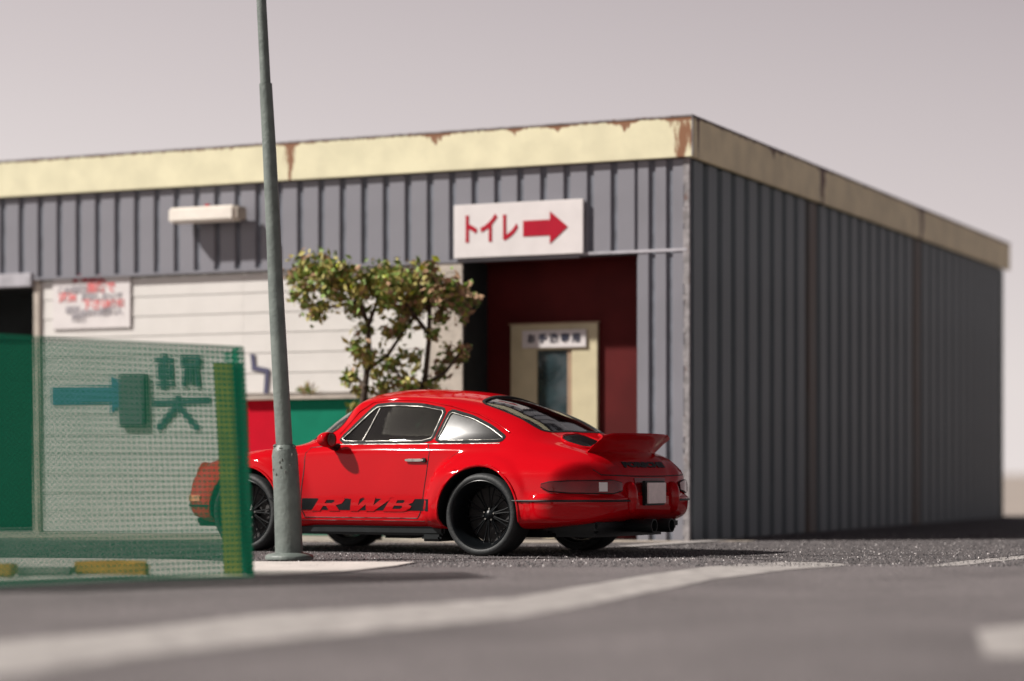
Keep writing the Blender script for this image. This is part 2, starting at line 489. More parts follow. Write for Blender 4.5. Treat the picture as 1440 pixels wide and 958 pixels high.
def px_poly(pts): return [on_ground(a, b)[:2] for a, b in pts]
top = [(-60, 907), (0, 903), (180, 888), (360, 866), (540, 855), (720, 842), (811, 826), (900, 811), (1000, 797), (1100, 791), (1150, 791.5), (1190, 794)]
bot = [(1190, 796), (1150, 799), (1100, 803), (1000, 816), (900, 837), (811, 856), (720, 871), (540, 888), (360, 906), (180, 927), (0, 955), (-60, 966)]
sheet('road_line', M['paintline'], px_poly(top + bot), 0.004, skirt=False)
sheet('road_line', M['paintline'], px_poly([(1306, 796.5), (1350, 790), (1440, 782), (1560, 772), (1560, 776), (1440, 786.5), (1350, 796), (1306, 798)]), 0.004, skirt=False)
sheet('road_line', M['paintline'], px_poly([(1372, 888), (1440, 880), (1600, 866), (1600, 900), (1440, 925), (1385, 925)]), 0.004, skirt=False)
sheet('parking_lot', M['lot'], px_poly([(-500, 789), (400, 791), (560, 793), (640, 790), (720, 787), (850, 783.5), (950, 783), (1040, 786), (1120, 790), (1190, 792.5), (1300, 794), (1360, 788), (1440, 780.5), (1560, 771)]) + [(7.9, 22), (7.9, 35.1), (2, 35.1), (2, 22), (-9, 22.2)], 0.003, res=0.5, skirt=False)
# loose grit standing up from the lot surface
gr_ = MB()
for k in range(26000):
    Y = 15.9 + 8.8 * rnd.random() ** 1.2; X = rnd.uniform(-.235, .25) * Y
    if bw_in(X, Y): continue
    s_ = rnd.uniform(.003, .0085); h_ = s_ * rnd.uniform(.8, 1.7); t = rnd.uniform(0, 6.28); z_ = g(X, Y) + .003
    ps = [(X + s_ * math.cos(t + q_ * 2.094), Y + s_ * math.sin(t + q_ * 2.094), z_) for q_ in range(3)] + [(X + rnd.uniform(-.4, .4) * s_, Y + rnd.uniform(-.4, .4) * s_, z_ + h_)]
    gr_.add(ps, [(0, 1, 3), (1, 2, 3), (2, 0, 3), (0, 2, 1)], 0 if rnd.random() < .55 else (1 if rnd.random() < .93 else 2))
o = gr_.build('grit', [mat('grit_dark', (.045, .042, .045), rough=.7, var=.3), mat('grit_mid', (.19, .172, .172), rough=.7, var=.3), mat('grit_pale', (.60, .56, .55), rough=.6, var=.2)]); tag(o, kind='stuff')
# pale paving strip under the pole and net fence, and the concrete apron along the building
sheet('pavement', M['pave'], px_poly([(-400, 786), (0, 787), (200, 788), (345, 792), (470, 792), (585, 792.5), (555, 798), (480, 806), (360, 812), (220, 815), (0, 822), (-400, 840)]), 0.012)

# ------------------------------------------------------------------ building
CX, CY = 1.646, 21.9
BA = R(-24.4)
ub = Vector((math.cos(BA), math.sin(BA))); vb = Vector((-math.sin(BA), math.cos(BA)))
def fs(px, q=0.0):
    """pixel column -> local x on the plane y=q of the front wall"""
    k = (px - 720) / FPX
    # X = CX + ub.x*x + vb.x*q ; Y = CY + ub.y*x + vb.y*q ; X = k Y
    return (k * (CY + vb.y * q) - CX - vb.x * q) / (ub.x - k * ub.y)
def fz(px, py, q=0.0):
    x = fs(px, q); Y = CY + ub.y * x + vb.y * q
    return EYE - (py - HOR) / FPX * Y
bld = empty('warehouse', (CX, CY, 0), BA, 'long grey corrugated steel building with a rusty cream fascia and a maroon doorway', 'building')
Z_T, Z_F, Z_L = 3.96, 3.585, 2.72
XL = -10.5; DEP = 13.3
xr0, xr1 = fs(650), fs(894)          # recess
xc0 = fs(603)                        # column left edge
xo = fs(50)                          # left opening right edge
xm = fs(338)                         # where the coloured boards start
Z_B = fz(440, 557)
RD = 0.55
# solid masses
mb = MB()
mb.box(XL, -0.02, 0.0265, 0.30, Z_L + 0.004, Z_F + 0.05)                        # behind upper cladding
mb.box(xr1 + 0.004, -0.02, 0.0265, 0.30, 0, Z_L)                                 # behind corner pier
mb.build('wall', M['backing'], bld)
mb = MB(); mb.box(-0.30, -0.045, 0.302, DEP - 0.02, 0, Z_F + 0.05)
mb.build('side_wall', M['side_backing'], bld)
mb = MB(); mb.box(XL, -0.02, DEP - 0.018, DEP, 0, Z_F); mb.box(XL - 0.02, XL - 0.002, 0.05, DEP, 0, Z_F)
mb.build('rear_wall', M['side_backing'], bld)
MB().box(XL, -0.04, 0.07, DEP - 0.03, Z_F + 0.20, Z_F + 0.26).build('roof', M['backing'], bld)
# fascia
f1 = MB().box(XL, 0.055, -0.055, 0.0, Z_F, Z_T, 0.006).build('fascia', M['cream_f'], bld)
f2 = MB().box(0.001, 0.055, 0.002, DEP + 0.12, Z_F, Z_T, 0.006).build('fascia', M['cream_s'], bld)
MB().box(XL, 0.062, -0.062, -0.002, Z_T + 0.001, Z_T + 0.018).box(-0.002, 0.062, 0.0, DEP + 0.127, Z_T + 0.001, Z_T + 0.017).build('fascia_cap', M['rusty'], bld)
MB().box(0.0565, 0.066, -0.066, -0.0565, Z_F + 0.01, Z_T).build('corner_strip', M['rusty'], bld)
# ribbed cladding: each rib panel a part
def rib_mesh(name, w, h, d, m):
    b = 0.014
    pr = [(-w / 2, d), (-w / 2 + b, 0), (w / 2 - b, 0), (w / 2, d)]
    mb = MB()
    mb.add([(x, y, 0) for x, y in pr] + [(x, y, h) for x, y in pr], [(0, 1, 5, 4), (1, 2, 6, 5), (2, 3, 7, 6), (3, 0, 4, 7), (0, 3, 2, 1), (4, 5, 6, 7)])
    return mb.mesh(name, m)
P = 0.243; G = 0.047
edge = xr1
up = rib_mesh('wall_panel', P - G, Z_F - Z_L - 0.01, 0.026, M['panel'])
x = edge - P / 2 + G / 2
while x > XL + 0.2:
    inst('wall_panel', up, bld, (x, 0, Z_L)); x -= P
full_w = (0 - xr1)
n = 3; wp = full_w / n
pier = rib_mesh('wall_panel', wp - 0.045, Z_F - 0.01, 0.026, M['panel'])
for i in range(n):
    inst('wall_panel', pier, bld, (xr1 + wp * (i + 0.5) - 0.012, 0 , 0.002))
# white line of the flashing on the pier and above the doorway
MB().box(XL, fs(815), -0.012, 0.025, Z_L - 0.028, Z_L - 0.001).build('flashing', M['panel'], bld)
MB().box(fs(815) + 0.002, -0.01, -0.010, -0.002, Z_L - 0.005, Z_L + 0.022).build('flashing', M['pale_edge'], bld)
# flaking corner edge
mb = MB()
for k in range(70):
    z0 = k * Z_F / 70; j = rnd.uniform(0.0, 0.018)
    mb.box(-0.034 - j, 0.012, -0.007 - rnd.uniform(0, .004), 0.03, z0, z0 + Z_F / 70 - 0.001)
mb.build('corner_flashing', M['rusty'], bld)
SP = 0.405
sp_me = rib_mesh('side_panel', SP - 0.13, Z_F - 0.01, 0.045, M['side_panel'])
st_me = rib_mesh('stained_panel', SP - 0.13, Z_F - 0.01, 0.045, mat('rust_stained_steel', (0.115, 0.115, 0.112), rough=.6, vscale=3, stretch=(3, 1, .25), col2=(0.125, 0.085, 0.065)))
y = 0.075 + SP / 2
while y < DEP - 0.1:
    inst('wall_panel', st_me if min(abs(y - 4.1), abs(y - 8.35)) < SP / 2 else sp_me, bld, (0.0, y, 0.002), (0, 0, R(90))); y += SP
# grey roller door of white slats
sh = 0.205
def slat(x0, x1):
    mb = MB()
    w = x1 - x0
    pr = [(0.030, 0), (0.001, 0.005), (0.006, sh - 0.003), (0.030, sh)]
    mb.add([(0, y, z) for y, z in pr] + [(w, y, z) for y, z in pr], [(0, 1, 5, 4), (1, 2, 6, 5), (2, 3, 7, 6), (3, 0, 4, 7), (0, 3, 2, 1), (4, 5, 6, 7)])
    return mb.mesh('slat', M['white_slat'])
s_long, s_left, s_right = slat(xo + 0.03, xc0), slat(xo + 0.03, xm), None
z = Z_L - 0.04 - sh
s_right = slat(xm + 0.002, xc0)
while z > -0.02:
    inst('slat', s_left, bld, (xo + 0.03, 0.05, z))
    if z > Z_B: inst('slat', s_right, bld, (xm + 0.002, 0.05, z))
    z -= sh
MB().box(xo, xc0 + .03, 0.085, 0.16, 0, Z_L).build('door_backing', M['white_slat'], bld)
MB().box(xo - 0.04, xo + 0.03, 0.02, 0.3, 0, Z_L - 0.03).build('door_jamb', M['column'], bld)
# coloured boards with a ledge
xg = fs(392)
MB().box(xm, xg, 0.060, 0.083, 0.02, Z_B - 0.03).build('red_board', M['red_board'], bld)
MB().box(xg + 0.003, xc0 + 0.02, 0.060, 0.083, 0.02, Z_B - 0.03).build('green_board', M['green_board'], bld)
MB().box(xm - 0.02, xc0 + 0.02, -0.02, 0.079, Z_B - 0.03, Z_B, 0.004).build('ledge', M['column'], bld)
MB().box(xm - 0.05, xm - 0.004, 0.02, 0.049, 0.0, Z_B).build('board_post', M['door_brown'], bld)
# concrete column beside the doorway, recess
MB().box(xc0 + 0.002, xr0, 0.0, RD, 0, Z_L - 0.03).build('column', M['column'], bld)
MB().box(xr0 - 0.10, xr1 + 0.10, RD, RD + 0.1, 0, Z_L + 0.1).build('recess_wall', M['maroon'], bld)
MB().box(xr0 + 0.001, xr0 + 0.015, 0.03, RD - 0.002, 0, Z_L).build('recess_wall', M['dark'], bld)  # left jamb: its shade is put into the near-black colour
MB().box(xr1 - 0.0, xr1 + 0.1, 0.302, RD - 0.002, 0, Z_L).build('recess_wall', M['maroon'], bld)
MB().box(xr0 - 0.1, xr1 + 0.1, 0.305, RD + 0.1, Z_L + 0.001, Z_L + 0.06).build('recess_ceiling', M['maroon'], bld)
# cream door
q = RD - 0.05
dx0, dx1 = fs(718, q), fs(840, q); dt = fz(780, 456, q)
wx0, wx1 = fs(755, q), fs(797, q)
door = MB().box(dx0, wx0, q, RD - 0.002, 0, dt, 0.004).box(wx1 + .05, dx1, q, RD - 0.002, 0, dt, 0.004).box(wx0 + .001, wx1 + .049, q, RD - 0.002, fz(780, 492, q), dt - .0, 0.004).box(wx0 + .001, wx1 + .049, q, RD - 0.002, 0, 0.5, 0.004)
door = door.build('door', M['door_cream'], bld)
MB().box(wx0 + .002, wx1, q + 0.02, RD - 0.004, 0.5, fz(780, 492, q)).build('pane', M['dark_glass'], door)
MB().box(wx1 + .001, wx1 + 0.047, q + 0.012, RD - 0.004, 0.5, fz(780, 492, q)).build('door_stile', M['door_brown'], door)
MB().box(dx0 - .02, dx1 + .02, q - .004, q + .03, dt + .001, dt + .018).build('door_frame', M['door_brown'], door)
# dark open bay on the left with its lintel
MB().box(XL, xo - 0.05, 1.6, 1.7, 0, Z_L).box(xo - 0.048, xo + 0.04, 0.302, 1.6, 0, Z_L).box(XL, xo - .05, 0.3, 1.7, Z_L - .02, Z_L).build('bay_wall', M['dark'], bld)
MB().box(XL, fs(46), -0.03, 0.10, fz(20, 404), fz(20, 385), 0.006).build('lintel', M['pale_edge'], bld)
# apron in front of it (on the ground, follows the wall)
def bw(x, y): return (CX + ub.x * x + vb.x * y, CY + ub.y * x + vb.y * y)
ap = sheet('apron', M['apron'], [bw(-10.4, -1.9), bw(-3.0, -1.55), bw(-1.2, -1.15), bw(0.55, 0.05), bw(0.55, 0.35), bw(0.01, 0.3), bw(0, -0.01), bw(-10.4, -0.01)], 0.008)
for k, (a, b_) in enumerate([(-1.05, -0.93)]):
    sheet('lot_line', M['paintline'], [bw(-10.3, a), bw(-2.4, a), bw(-2.4, b_), bw(-10.3, b_)], 0.013, skirt=False)
sheet('lot_line', M['paintline'], px_poly([(872, 769.5), (930, 765.3), (1000, 761), (1045, 758.5), (1046, 760), (1000, 763.5), (930, 768), (874, 772)]), 0.0125, skirt=False)

# ------------------------------------------------------------------ signs and fittings on the wall
def on_wall(name, x, yoff, z, label, cat):
    X, Y = bw(x, yoff)
    return empty(name, (X, Y, z), BA, label, cat)
q = -0.045
sx0, sx1 = fs(638, q), fs(820, q); sz1, sz0 = fz(730, 284, q), fz(730, 360, q)
xc, zc = (sx0 + sx1) / 2, (sz0 + sz1) / 2; w, h = sx1 - sx0, sz1 - sz0
sg = on_wall('toilet_sign', xc, q, zc, 'white rectangular sign with red lettering and a red arrow above the maroon doorway', 'sign')
MB().box(-w / 2, w / 2, 0, 0.03, -h / 2, h / 2, 0.004).build('panel', M['white_sign'], sg)
for a_ in (-w / 2 + .1, w / 2 - .16): MB().box(a_, a_ + .06, .031, .044, -h * .3, h * .3).build('bracket', M['pole'], sg)
text('トイレ', 0.30, M['sign_red'], sg, -0.30, -0.003, 0.0, bold=0.010, w=0.56)
ar = [(0.06, .075), (.34, .075), (.34, .155), (.525, 0), (.34, -.155), (.34, -.075), (.06, -.075)]
MB().add([(a, -0.006, b_) for a, b_ in ar] + [(a, -0.0005, b_) for a, b_ in ar], [tuple(range(7)), tuple(range(13, 6, -1))] + [(i, 7 + i, 7 + (i + 1) % 7, (i + 1) % 7) for i in range(7)]).build('arrow', M['sign_red'], sg)
# door sign
q = RD - 0.075
sx0, sx1 = fs(734, q), fs(824, q); sz1, sz0 = fz(780, 464, q), fz(780, 489, q)
w, h = sx1 - sx0, sz1 - sz0
sg = on_wall('door_sign', (sx0 + sx1) / 2, q, (sz0 + sz1) / 2, 'small white plate with black lettering over the cream door', 'sign')
MB().box(-w / 2, w / 2, 0, 0.02, -h / 2, h / 2, 0.003).build('panel', M['white_sign'], sg)
for k, c in enumerate('お手洗専用'):
    text(c, 0.092, M['ink'], sg, -w / 2 + w * (0.15 + 0.175 * k), -0.003, 0.0, bold=0.004, name='letter')
# notice on the white slats
q = 0.03
sx0, sx1 = fs(74, q), fs(183, q); sz1, sz0 = fz(128, 386, q), fz(128, 462, q)
w, h = sx1 - sx0, sz1 - sz0
sg = on_wall('notice_board', (sx0 + sx1) / 2, q, (sz0 + sz1) / 2, 'white notice with faded red and grey lines at the top left of the slats', 'sign')
MB().box(-w / 2, w / 2, 0, 0.018, -h / 2, h / 2, 0.002).build('panel', M['white_sign'], sg)
for s_, m_, px_, py_, sz_ in (('駐車禁止', 'sign_red', -0.02, .43, .105), ('この場所に', 'ink_grey', -.22, .22, .085), ('無断で', 'sign_pink', .13, .24, .12), ('注意', 'sign_pink', -.30, .08, .12),
                              ('駐車しないで', 'ink_grey', .14, .07, .085), ('下さい', 'sign_pink', .07, -.07, .12), ('お客様', 'sign_pink', .30, -.06, .08), ('専用', 'ink_grey', -.24, -.16, .09),
                              ('見付け次第', 'ink_grey', .05, -.22, .075), ('管理人', 'ink_grey', .27, -.2, .09), ('電話', 'ink_grey', -.16, -.31, .09)):
    text(s_, sz_, M[m_], sg, px_ * w, -0.002, py_ * h, bold=0.004)
# big painted characters and arrow, flat on the slats
def flat_on_slats(name, pts_px, m, label, cat, q=0.044, parent=None):
    cxp = sum(p[0] for p in pts_px) / len(pts_px); cyp = sum(p[1] for p in pts_px) / len(pts_px)
    x_, z_ = fs(cxp, q), fz(cxp, cyp, q)
    lp = [(fs(a, q) - x_, fz(a, b_, q) - z_) for a, b_ in pts_px]
    n = len(lp)
    mb = MB().add([(a, -0.004, b_) for a, b_ in lp] + [(a, 0.0, b_) for a, b_ in lp], [tuple(range(n)), tuple(range(2 * n - 1, n - 1, -1))] + [(i, n + i, n + (i + 1) % n, (i + 1) % n) for i in range(n)])
    return mb, x_, z_
mb, x_, z_ = flat_on_slats('a', [(73, 545), (156, 543), (156, 527), (190, 554), (156, 582), (156, 567), (73, 570)], None, '', '')
sg = on_wall('painted_arrow', x_, 0.044, z_, 'blue arrow on the white slats pointing right towards the grey box', 'arrow sign')
mb.build('arrow', M['blue'], sg)
def strokes(name, polys, m, label, cat, q=0.044):
    allp = [p for poly in polys for p in poly]
    cxp = sum(p[0] for p in allp) / len(allp); cyp = sum(p[1] for p in allp) / len(allp)
    x0_, z0_ = fs(cxp, q), fz(cxp, cyp, q)
    root = on_wall(name, x0_, q, z0_, label, cat)
    mb = MB()
    for k, poly in enumerate(polys):
        lp = [(fs(a, q) - x0_, fz(a, b_, q) - z0_) for a, b_ in poly]
        n = len(lp); d = -0.004 - 0.0012 * k
        mb.add([(a, d, b_) for a, b_ in lp] + [(a, 0.0, b_) for a, b_ in lp], [tuple(range(n)), tuple(range(2 * n - 1, n - 1, -1))] + [(i, n + i, n + (i + 1) % n, (i + 1) % n) for i in range(n)])
    mb.build('stroke', m, root)
    return root
def bar(x0, y0, x1, y1, w):
    d = Vector((x1 - x0, y1 - y0)).normalized(); n = Vector((-d.y, d.x)) * w / 2
    return [(x0 + n.x, y0 + n.y), (x1 + n.x, y1 + n.y), (x1 - n.x, y1 - n.y), (x0 - n.x, y0 - n.y)]
strokes('painted_character', [bar(218, 506, 244, 506, 6), bar(231, 498, 231, 548, 7), bar(222, 521, 243, 521, 5), bar(222, 529, 243, 529, 5), bar(224, 512, 224, 534, 5), bar(241, 512, 241, 534, 5),
                              bar(220, 541, 246, 540, 5), bar(255, 503, 282, 503, 5), bar(256, 513, 281, 513, 7), bar(258, 503, 258, 516, 6), bar(279, 503, 279, 516, 6),
                              bar(262, 518, 259, 544, 5), bar(276, 518, 279, 544, 5), bar(269, 518, 269, 540, 4)],
        M['kanji'], 'dark painted character on the white slats, the boxy upper one of two', 'lettering')
strokes('painted_character', [bar(215, 567, 296, 563, 9), bar(250, 556, 250, 573, 8), bar(248, 572, 222, 604, 9), bar(252, 572, 279, 604, 9)],
        M['kanji'], 'dark painted character on the white slats, the lower one with two splayed legs', 'lettering')
strokes('painted_character', [bar(355, 498, 357, 519, 6), bar(354, 517, 378, 522, 7), bar(376, 519, 374, 554, 6)],
        M['ink_blue'], 'dark blue hooked stroke painted on the white slats left of the grey pole', 'lettering')
# grey meter box
q = -0.005
bx = on_wall('meter_box', fs(185, q), q, fz(185, 600, q), 'dark grey metal box on the white slats at the tip of the blue arrow', 'meter box')
wB = fs(203, q) - fs(166, q); hB = fz(185, 526, q) - fz(185, 600, q)
MB().box(-wB / 2, wB / 2, 0, 0.052, 0, hB, 0.008).build('case', M['box_grey'], bx)
MB().box(-wB / 2 + .015, wB / 2 - .015, -0.008, -0.0005, 0.02, hB - .02, 0.003).build('lid', M['box_grey'], bx)
# light fixture
q = -0.28
lx0, lx1 = fs(236, q), fs(334, q); lz1, lz0 = fz(285, 290, q), fz(285, 311, q)
w, h = lx1 - lx0, lz1 - lz0
lf = on_wall('wall_light', (lx0 + lx1) / 2, q, lz0, 'white unlit tube light housing on the grey upper cladding', 'light')
MB().box(-w / 2, w / 2 - .05, 0, 0.20, 0, h, 0.02).build('housing', M['lamp'], lf, smooth=40)
MB().box(w / 2 - .048, w / 2, 0.02, 0.19, 0.01, h - .01, 0.015).build('end_cap', M['column'], lf, smooth=40)
MB().box(-w / 3, w / 3, 0.201, 0.279, 0.03, h - .03).build('bracket', M['box_grey'], lf)
MB().box(-.02, .02, .08, .12, h + .001, h + .03).build('knob', M['sign_red'], lf)

# ------------------------------------------------------------------ grey pole
pb = on_ground(407, 789); pb.z = 0.012
pole = empty('pole', pb, 0, 'tall leaning grey green metal pole on a round foot in front of the red car', 'pole')
Yp = pb.y
def pp(px, py): v = at(px, py, Yp); return v - pb
def axis_pts(lst): return [pp(a, b_) for a, b_ in lst]
MB().lathe([(0.175, 0), (0.178, 0.018), (0.165, 0.034), (0.12, 0.046), (0.10, 0.05)], 'z', 40).build('foot', M['pole'], pole, smooth=50)
lo = axis_pts([(406.5, 781), (404, 700), (400.5, 640), (400, 632)])
MB().tube(lo, [0.101, 0.098, 0.094, 0.085], 32).build('lower_sleeve', M['pole'], pole, smooth=50)
mb = MB().tube(axis_pts([(400, 633.5), (399.6, 626)]), [0.088, 0.068], 24)
for k in range(26):
    t = rnd.uniform(0, 6.28); c = pp(400, 632) + Vector((math.cos(t) * .07, math.sin(t) * .07, rnd.uniform(-.015, .025)))
    mb.tube([c - Vector((0, 0, .014)), c, c + Vector((0, 0, .014))], [.006, rnd.uniform(.012, .022), .005], 6)
mb.build('weld_collar', M['pole'], pole, smooth=60)
MB().tube(axis_pts([(399.8, 627), (395, 540), (389, 430), (384.5, 330), (379, 215), (373.5, 118)]), [.061, .060, .057, .053, .050, .047], 24).build('middle_shaft', M['pole'], pole, smooth=50)
MB().tube(axis_pts([(373.4, 117.5), (370, 50), (367.5, 0), (364, -70), (360, -160)]), [.038, .037, .036, .034, .032], 24).build('upper_shaft', M['pole'], pole, smooth=50)
chip = mat('bare_metal', (.10, .105, .095), rough=.7)
for k in range(9):
    t = rnd.uniform(3.6, 5.6); c = pp(401 + 0.5, 640 + k * 3.4) + Vector((math.cos(t) * .092, math.sin(t) * .092, 0))
    MB().tube([c - Vector((0, 0, .012)), c, c + Vector((0, 0, .012))], [.004, rnd.uniform(.007, .012), .004], 6).build('paint_chip', chip, pole, smooth=60)

# ------------------------------------------------------------------ net fence
c1 = Vector(((356 - 720) / FPX * 14.1, 14.1)); c0 = Vector(((0 - 720) / FPX * 12.85, 12.85))
dirn = (c0 - c1).normalized()
net_root = empty('net_fence', (c1.x, c1.y, 0), 0, 'green mesh netting fence on a yellow post, left of the grey pole', 'fence')
HN = 1.395
LEAN = -0.049
def netp(u, z): p = dirn * u; return Vector((p.x + LEAN * z + 0.0, p.y, z))
def net_panel(origin, d, L, H, pitch, pz, lean, sag=0.012, seed=1):
    mb = MB(); r2 = random.Random(seed)
    nrm = Vector((-d.y, d.x, 0))
    def P(u, z): return Vector((origin.x + d.x * u + lean * z, origin.y + d.y * u, z + 0.014)) + nrm * (sag * math.sin(u * 3.1 + z * 1.7))
    nu, nz = int(L / pitch), int(H / pz)
    t = pitch * 0.25
    D3 = Vector((d.x, d.y, 0))
    for i in range(nu + 1):                # knitted uprights run in a zigzag
        u = i * pitch; pts = []
        for j in range(nz * 2 + 1):
            pts.append(P(u + (pitch * 0.20 if j % 2 else -pitch * 0.20), j * pz / 2))
        b = len(mb.v)
        for p in pts: mb.v += [tuple(p - D3 * t * .8), tuple(p + D3 * t * .8)]
        for j in range(len(pts) - 1): mb.f.append((b + 2 * j, b + 2 * j + 1, b + 2 * j + 3, b + 2 * j + 2)); mb.m.append(0)
    for j in range(nz + 1):
        z = j * pz; b = len(mb.v); n_ = nu * 1
        for i in range(n_ + 1):
            p = P(i * L / n_, z); mb.v += [tuple(p - Vector((0, 0, t * 0.9)) + nrm * .0015), tuple(p + Vector((0, 0, t * 0.9)) + nrm * .0015)]
        for i in range(n_): mb.f.append((b + 2 * i, b + 2 * i + 2, b + 2 * i + 3, b + 2 * i + 1)); mb.m.append(0)
    return mb
o = net_panel(Vector((0, 0)), dirn, 3.1, HN, 0.037, 0.032, LEAN).build('net', M['net'], net_root); tag(o, kind='stuff')
d2 = Vector((-0.26, 0.965)).normalized()
o = net_panel(Vector((0, 0)), d2, 0.8, HN, 0.034, 0.032, LEAN, seed=2).build('net', M['net'], net_root); tag(o, kind='stuff')
HT = int(HN / .032) * .032 + .014
mb = MB().tube([netp(0, HT), netp(1.0, HT - .002), netp(2, HT), netp(3.1, HT)], 0.006, 6)
mb.build('top_cord', M['net'], net_root)
p0 = Vector((at(325, 812, 14.05).x - c1.x, 14.02 + .06 - c1.y + .1, 0)); p1 = p0 + Vector((-0.062, 0, 1.30))
mb = MB()
wv = Vector((0.052, 0.0, 0))
dv = Vector((0.0, 0.05, 0))
mb.add([p0 - wv - dv, p0 + wv - dv, p0 + wv + dv, p0 - wv + dv, p1 - wv - dv, p1 + wv - dv, p1 + wv + dv, p1 - wv + dv],
       [(0, 3, 2, 1), (4, 5, 6, 7), (0, 1, 5, 4), (1, 2, 6, 5), (2, 3, 7, 6), (3, 0, 4, 7)])
mb.build('post', M['post'], net_root)
mb = MB()
a0 = p0 + Vector((0.085, 0.06, 0)); a1 = p1 + Vector((0.085, 0.06, 0.0)); wv = Vector((.020, 0, 0)); dv = Vector((0, .028, 0))
mb.add([a0 - wv - dv, a0 + wv - dv, a0 + wv + dv, a0 - wv + dv, a1 - wv - dv, a1 + wv - dv, a1 + wv + dv, a1 - wv + dv],
       [(0, 3, 2, 1), (4, 5, 6, 7), (0, 1, 5, 4), (1, 2, 6, 5), (2, 3, 7, 6), (3, 0, 4, 7)])
mb.build('batten', mat('dark_green_wood', (0.012, 0.05, 0.035), rough=.6), net_root)

# kerb blocks on the paving behind the net
def block(px0, px1, py, Y, m, label, group, h=0.085, name='kerb_block', dp=0.12, skew=0.10):
    a = at(px0, 0, Y); b_ = at(px1, 0, Y)
    e_ = empty(name, ((a.x + b_.x) / 2, Y, 0.012), R(-3), label, 'kerb block', group)
    L = (b_.x - a.x)
    MB().box(-L / 2, L / 2, 0, dp, 0.0, h, 0.012).build('block', m, e_, smooth=40)
    return e_
block(102, 206, 0, 14.3, M['yellow_block'], 'yellow painted kerb block behind the green net, the whole one right of centre', 'kerb blocks behind the net')
block(-90, 18, 0, 14.05, M['yellow_block'], 'yellow painted kerb block cut off by the left edge of the photo', 'kerb blocks behind the net')
block(20, 100, 0, 14.2, M['kerb'], 'grey kerb block between the two yellow ones', 'kerb blocks behind the net', h=0.06)

# ------------------------------------------------------------------ tree
YT = 22.0
base = Vector(((508 - 720) / FPX * YT, YT, 0))
tree = empty('tree', base, 0, 'small bushy tree with twisted branches between the red car and the white slats', 'tree')
def tp(px, py, dy=0.0): v = at(px, py, YT + dy); return v - base
mb = MB()
mb.tube([Vector((0, 0, -0.01)), tp(510, 700, .02), tp(505, 640, .05), tp(509, 590), tp(513, 545, -.05), tp(519, 500), tp(517, 455, .06), tp(506, 425), tp(480, 402), tp(445, 388, -.1)], [.075, .06, .05, .040, .032, .028, .024, .020, .014, .007], 9)
mb.tube([Vector((.12, .1, -0.01)), tp(545, 690, .1), tp(568, 630, .12), tp(585, 585, .1), tp(598, 530, .05), tp(603, 480), tp(604, 430, .05), tp(622, 408), tp(655, 415, .1)], [.06, .05, .042, .034, .028, .024, .020, .014, .007], 9)
mb.build('trunk', M['bark'], tree, smooth=60)
for pts in ([(517, 520), (545, 500), (565, 470), (585, 440), (575, 405)], [(514, 545), (500, 530), (493, 520)], [(598, 545), (572, 545), (556, 520), (552, 500)],
            [(598, 540), (625, 525), (648, 495), (652, 480)], [(603, 470), (580, 440), (555, 405), (540, 385)], [(505, 425), (470, 430), (442, 442)], [(517, 460), (530, 425), (528, 395)],
            [(604, 440), (592, 400), (600, 378)], [(480, 402), (455, 405), (428, 405)], [(585, 585), (572, 560), (566, 545)]):
    ps = [tp(a, b_, rnd.uniform(-.15, .15)) for a, b_ in pts]
    MB().tube(ps, [.024 * (1 - .75 * i / (len(ps) - 1)) for i in range(len(ps))], 7).build('branch', M['bark'], tree, smooth=60)
clusters = [(422, 384, 15), (440, 380, 20), (460, 386, 24), (482, 398, 24), (430, 405, 14), (443, 440, 14), (428, 420, 9), (455, 432, 9), (500, 408, 20), (520, 398, 18), (541, 384, 17), (545, 405, 16), (562, 400, 22),
            (590, 402, 24), (600, 378, 15), (618, 408, 22), (642, 412, 20), (664, 420, 11), (648, 436, 12), (652, 450, 7), (502, 436, 16), (513, 462, 12), (505, 492, 16), (520, 505, 15), (494, 530, 11), (488, 536, 7),
            (510, 548, 11), (560, 462, 14), (577, 440, 18), (552, 512, 16), (568, 540, 19), (596, 545, 17), (583, 505, 13), (575, 565, 14), (632, 498, 11), (648, 490, 10), (622, 518, 12), (645, 505, 8),
            (500, 575, 12), (506, 592, 12), (545, 470, 10), (610, 470, 11), (620, 445, 13), (530, 525, 9), (655, 500, 6), (466, 408, 14), (480, 420, 9), (605, 565, 12), (560, 575, 12), (530, 402, 22), (552, 416, 18), (576, 396, 20), (538, 428, 13), (482, 384, 16), (568, 432, 14), (606, 420, 18), (630, 426, 14), (546, 398, 20), (612, 395, 16), (590, 425, 16), (540, 545, 12), (545, 565, 10), (410, 393, 8), (412, 415, 8)]
crown = MB()
for (cx_, cy_, cr) in clusters:
    brown = max(0, min(1, (cx_ - 560) / 90))
    cz = rnd.uniform(-.25, .25)
    for k in range(int(cr * cr * 0.46) + 14):
        t = rnd.uniform(0, 6.283); ph = rnd.uniform(-1, 1); rr = cr * min(1.9, abs(rnd.gauss(0, .70)))
        c = tp(cx_ + rr * math.cos(t) * math.sqrt(1 - ph * ph * .4), cy_ + rr * math.sin(t) * .95, cz + ph * cr * .007)
        a = Vector((rnd.gauss(0, 1), rnd.gauss(0, 1), rnd.gauss(0, 1))).normalized()
        b_ = a.orthogonal().normalized(); b_ = Matrix.Rotation(rnd.uniform(0, 6.28), 3, a) @ b_
        s_ = rnd.uniform(.012, .030); l_ = s_ * rnd.uniform(1.3, 2.2)
        n_ = a.cross(b_)
        u = rnd.random()
        mi = 3 if u < .022 else (2 if u < .16 + .45 * brown else (1 if u < .60 else 0))
        crown.add([c - b_ * l_, c + n_ * s_ + a * s_ * .3, c + b_ * l_, c - n_ * s_ + a * s_ * .3], [(0, 1, 2), (0, 2, 3)], mi)
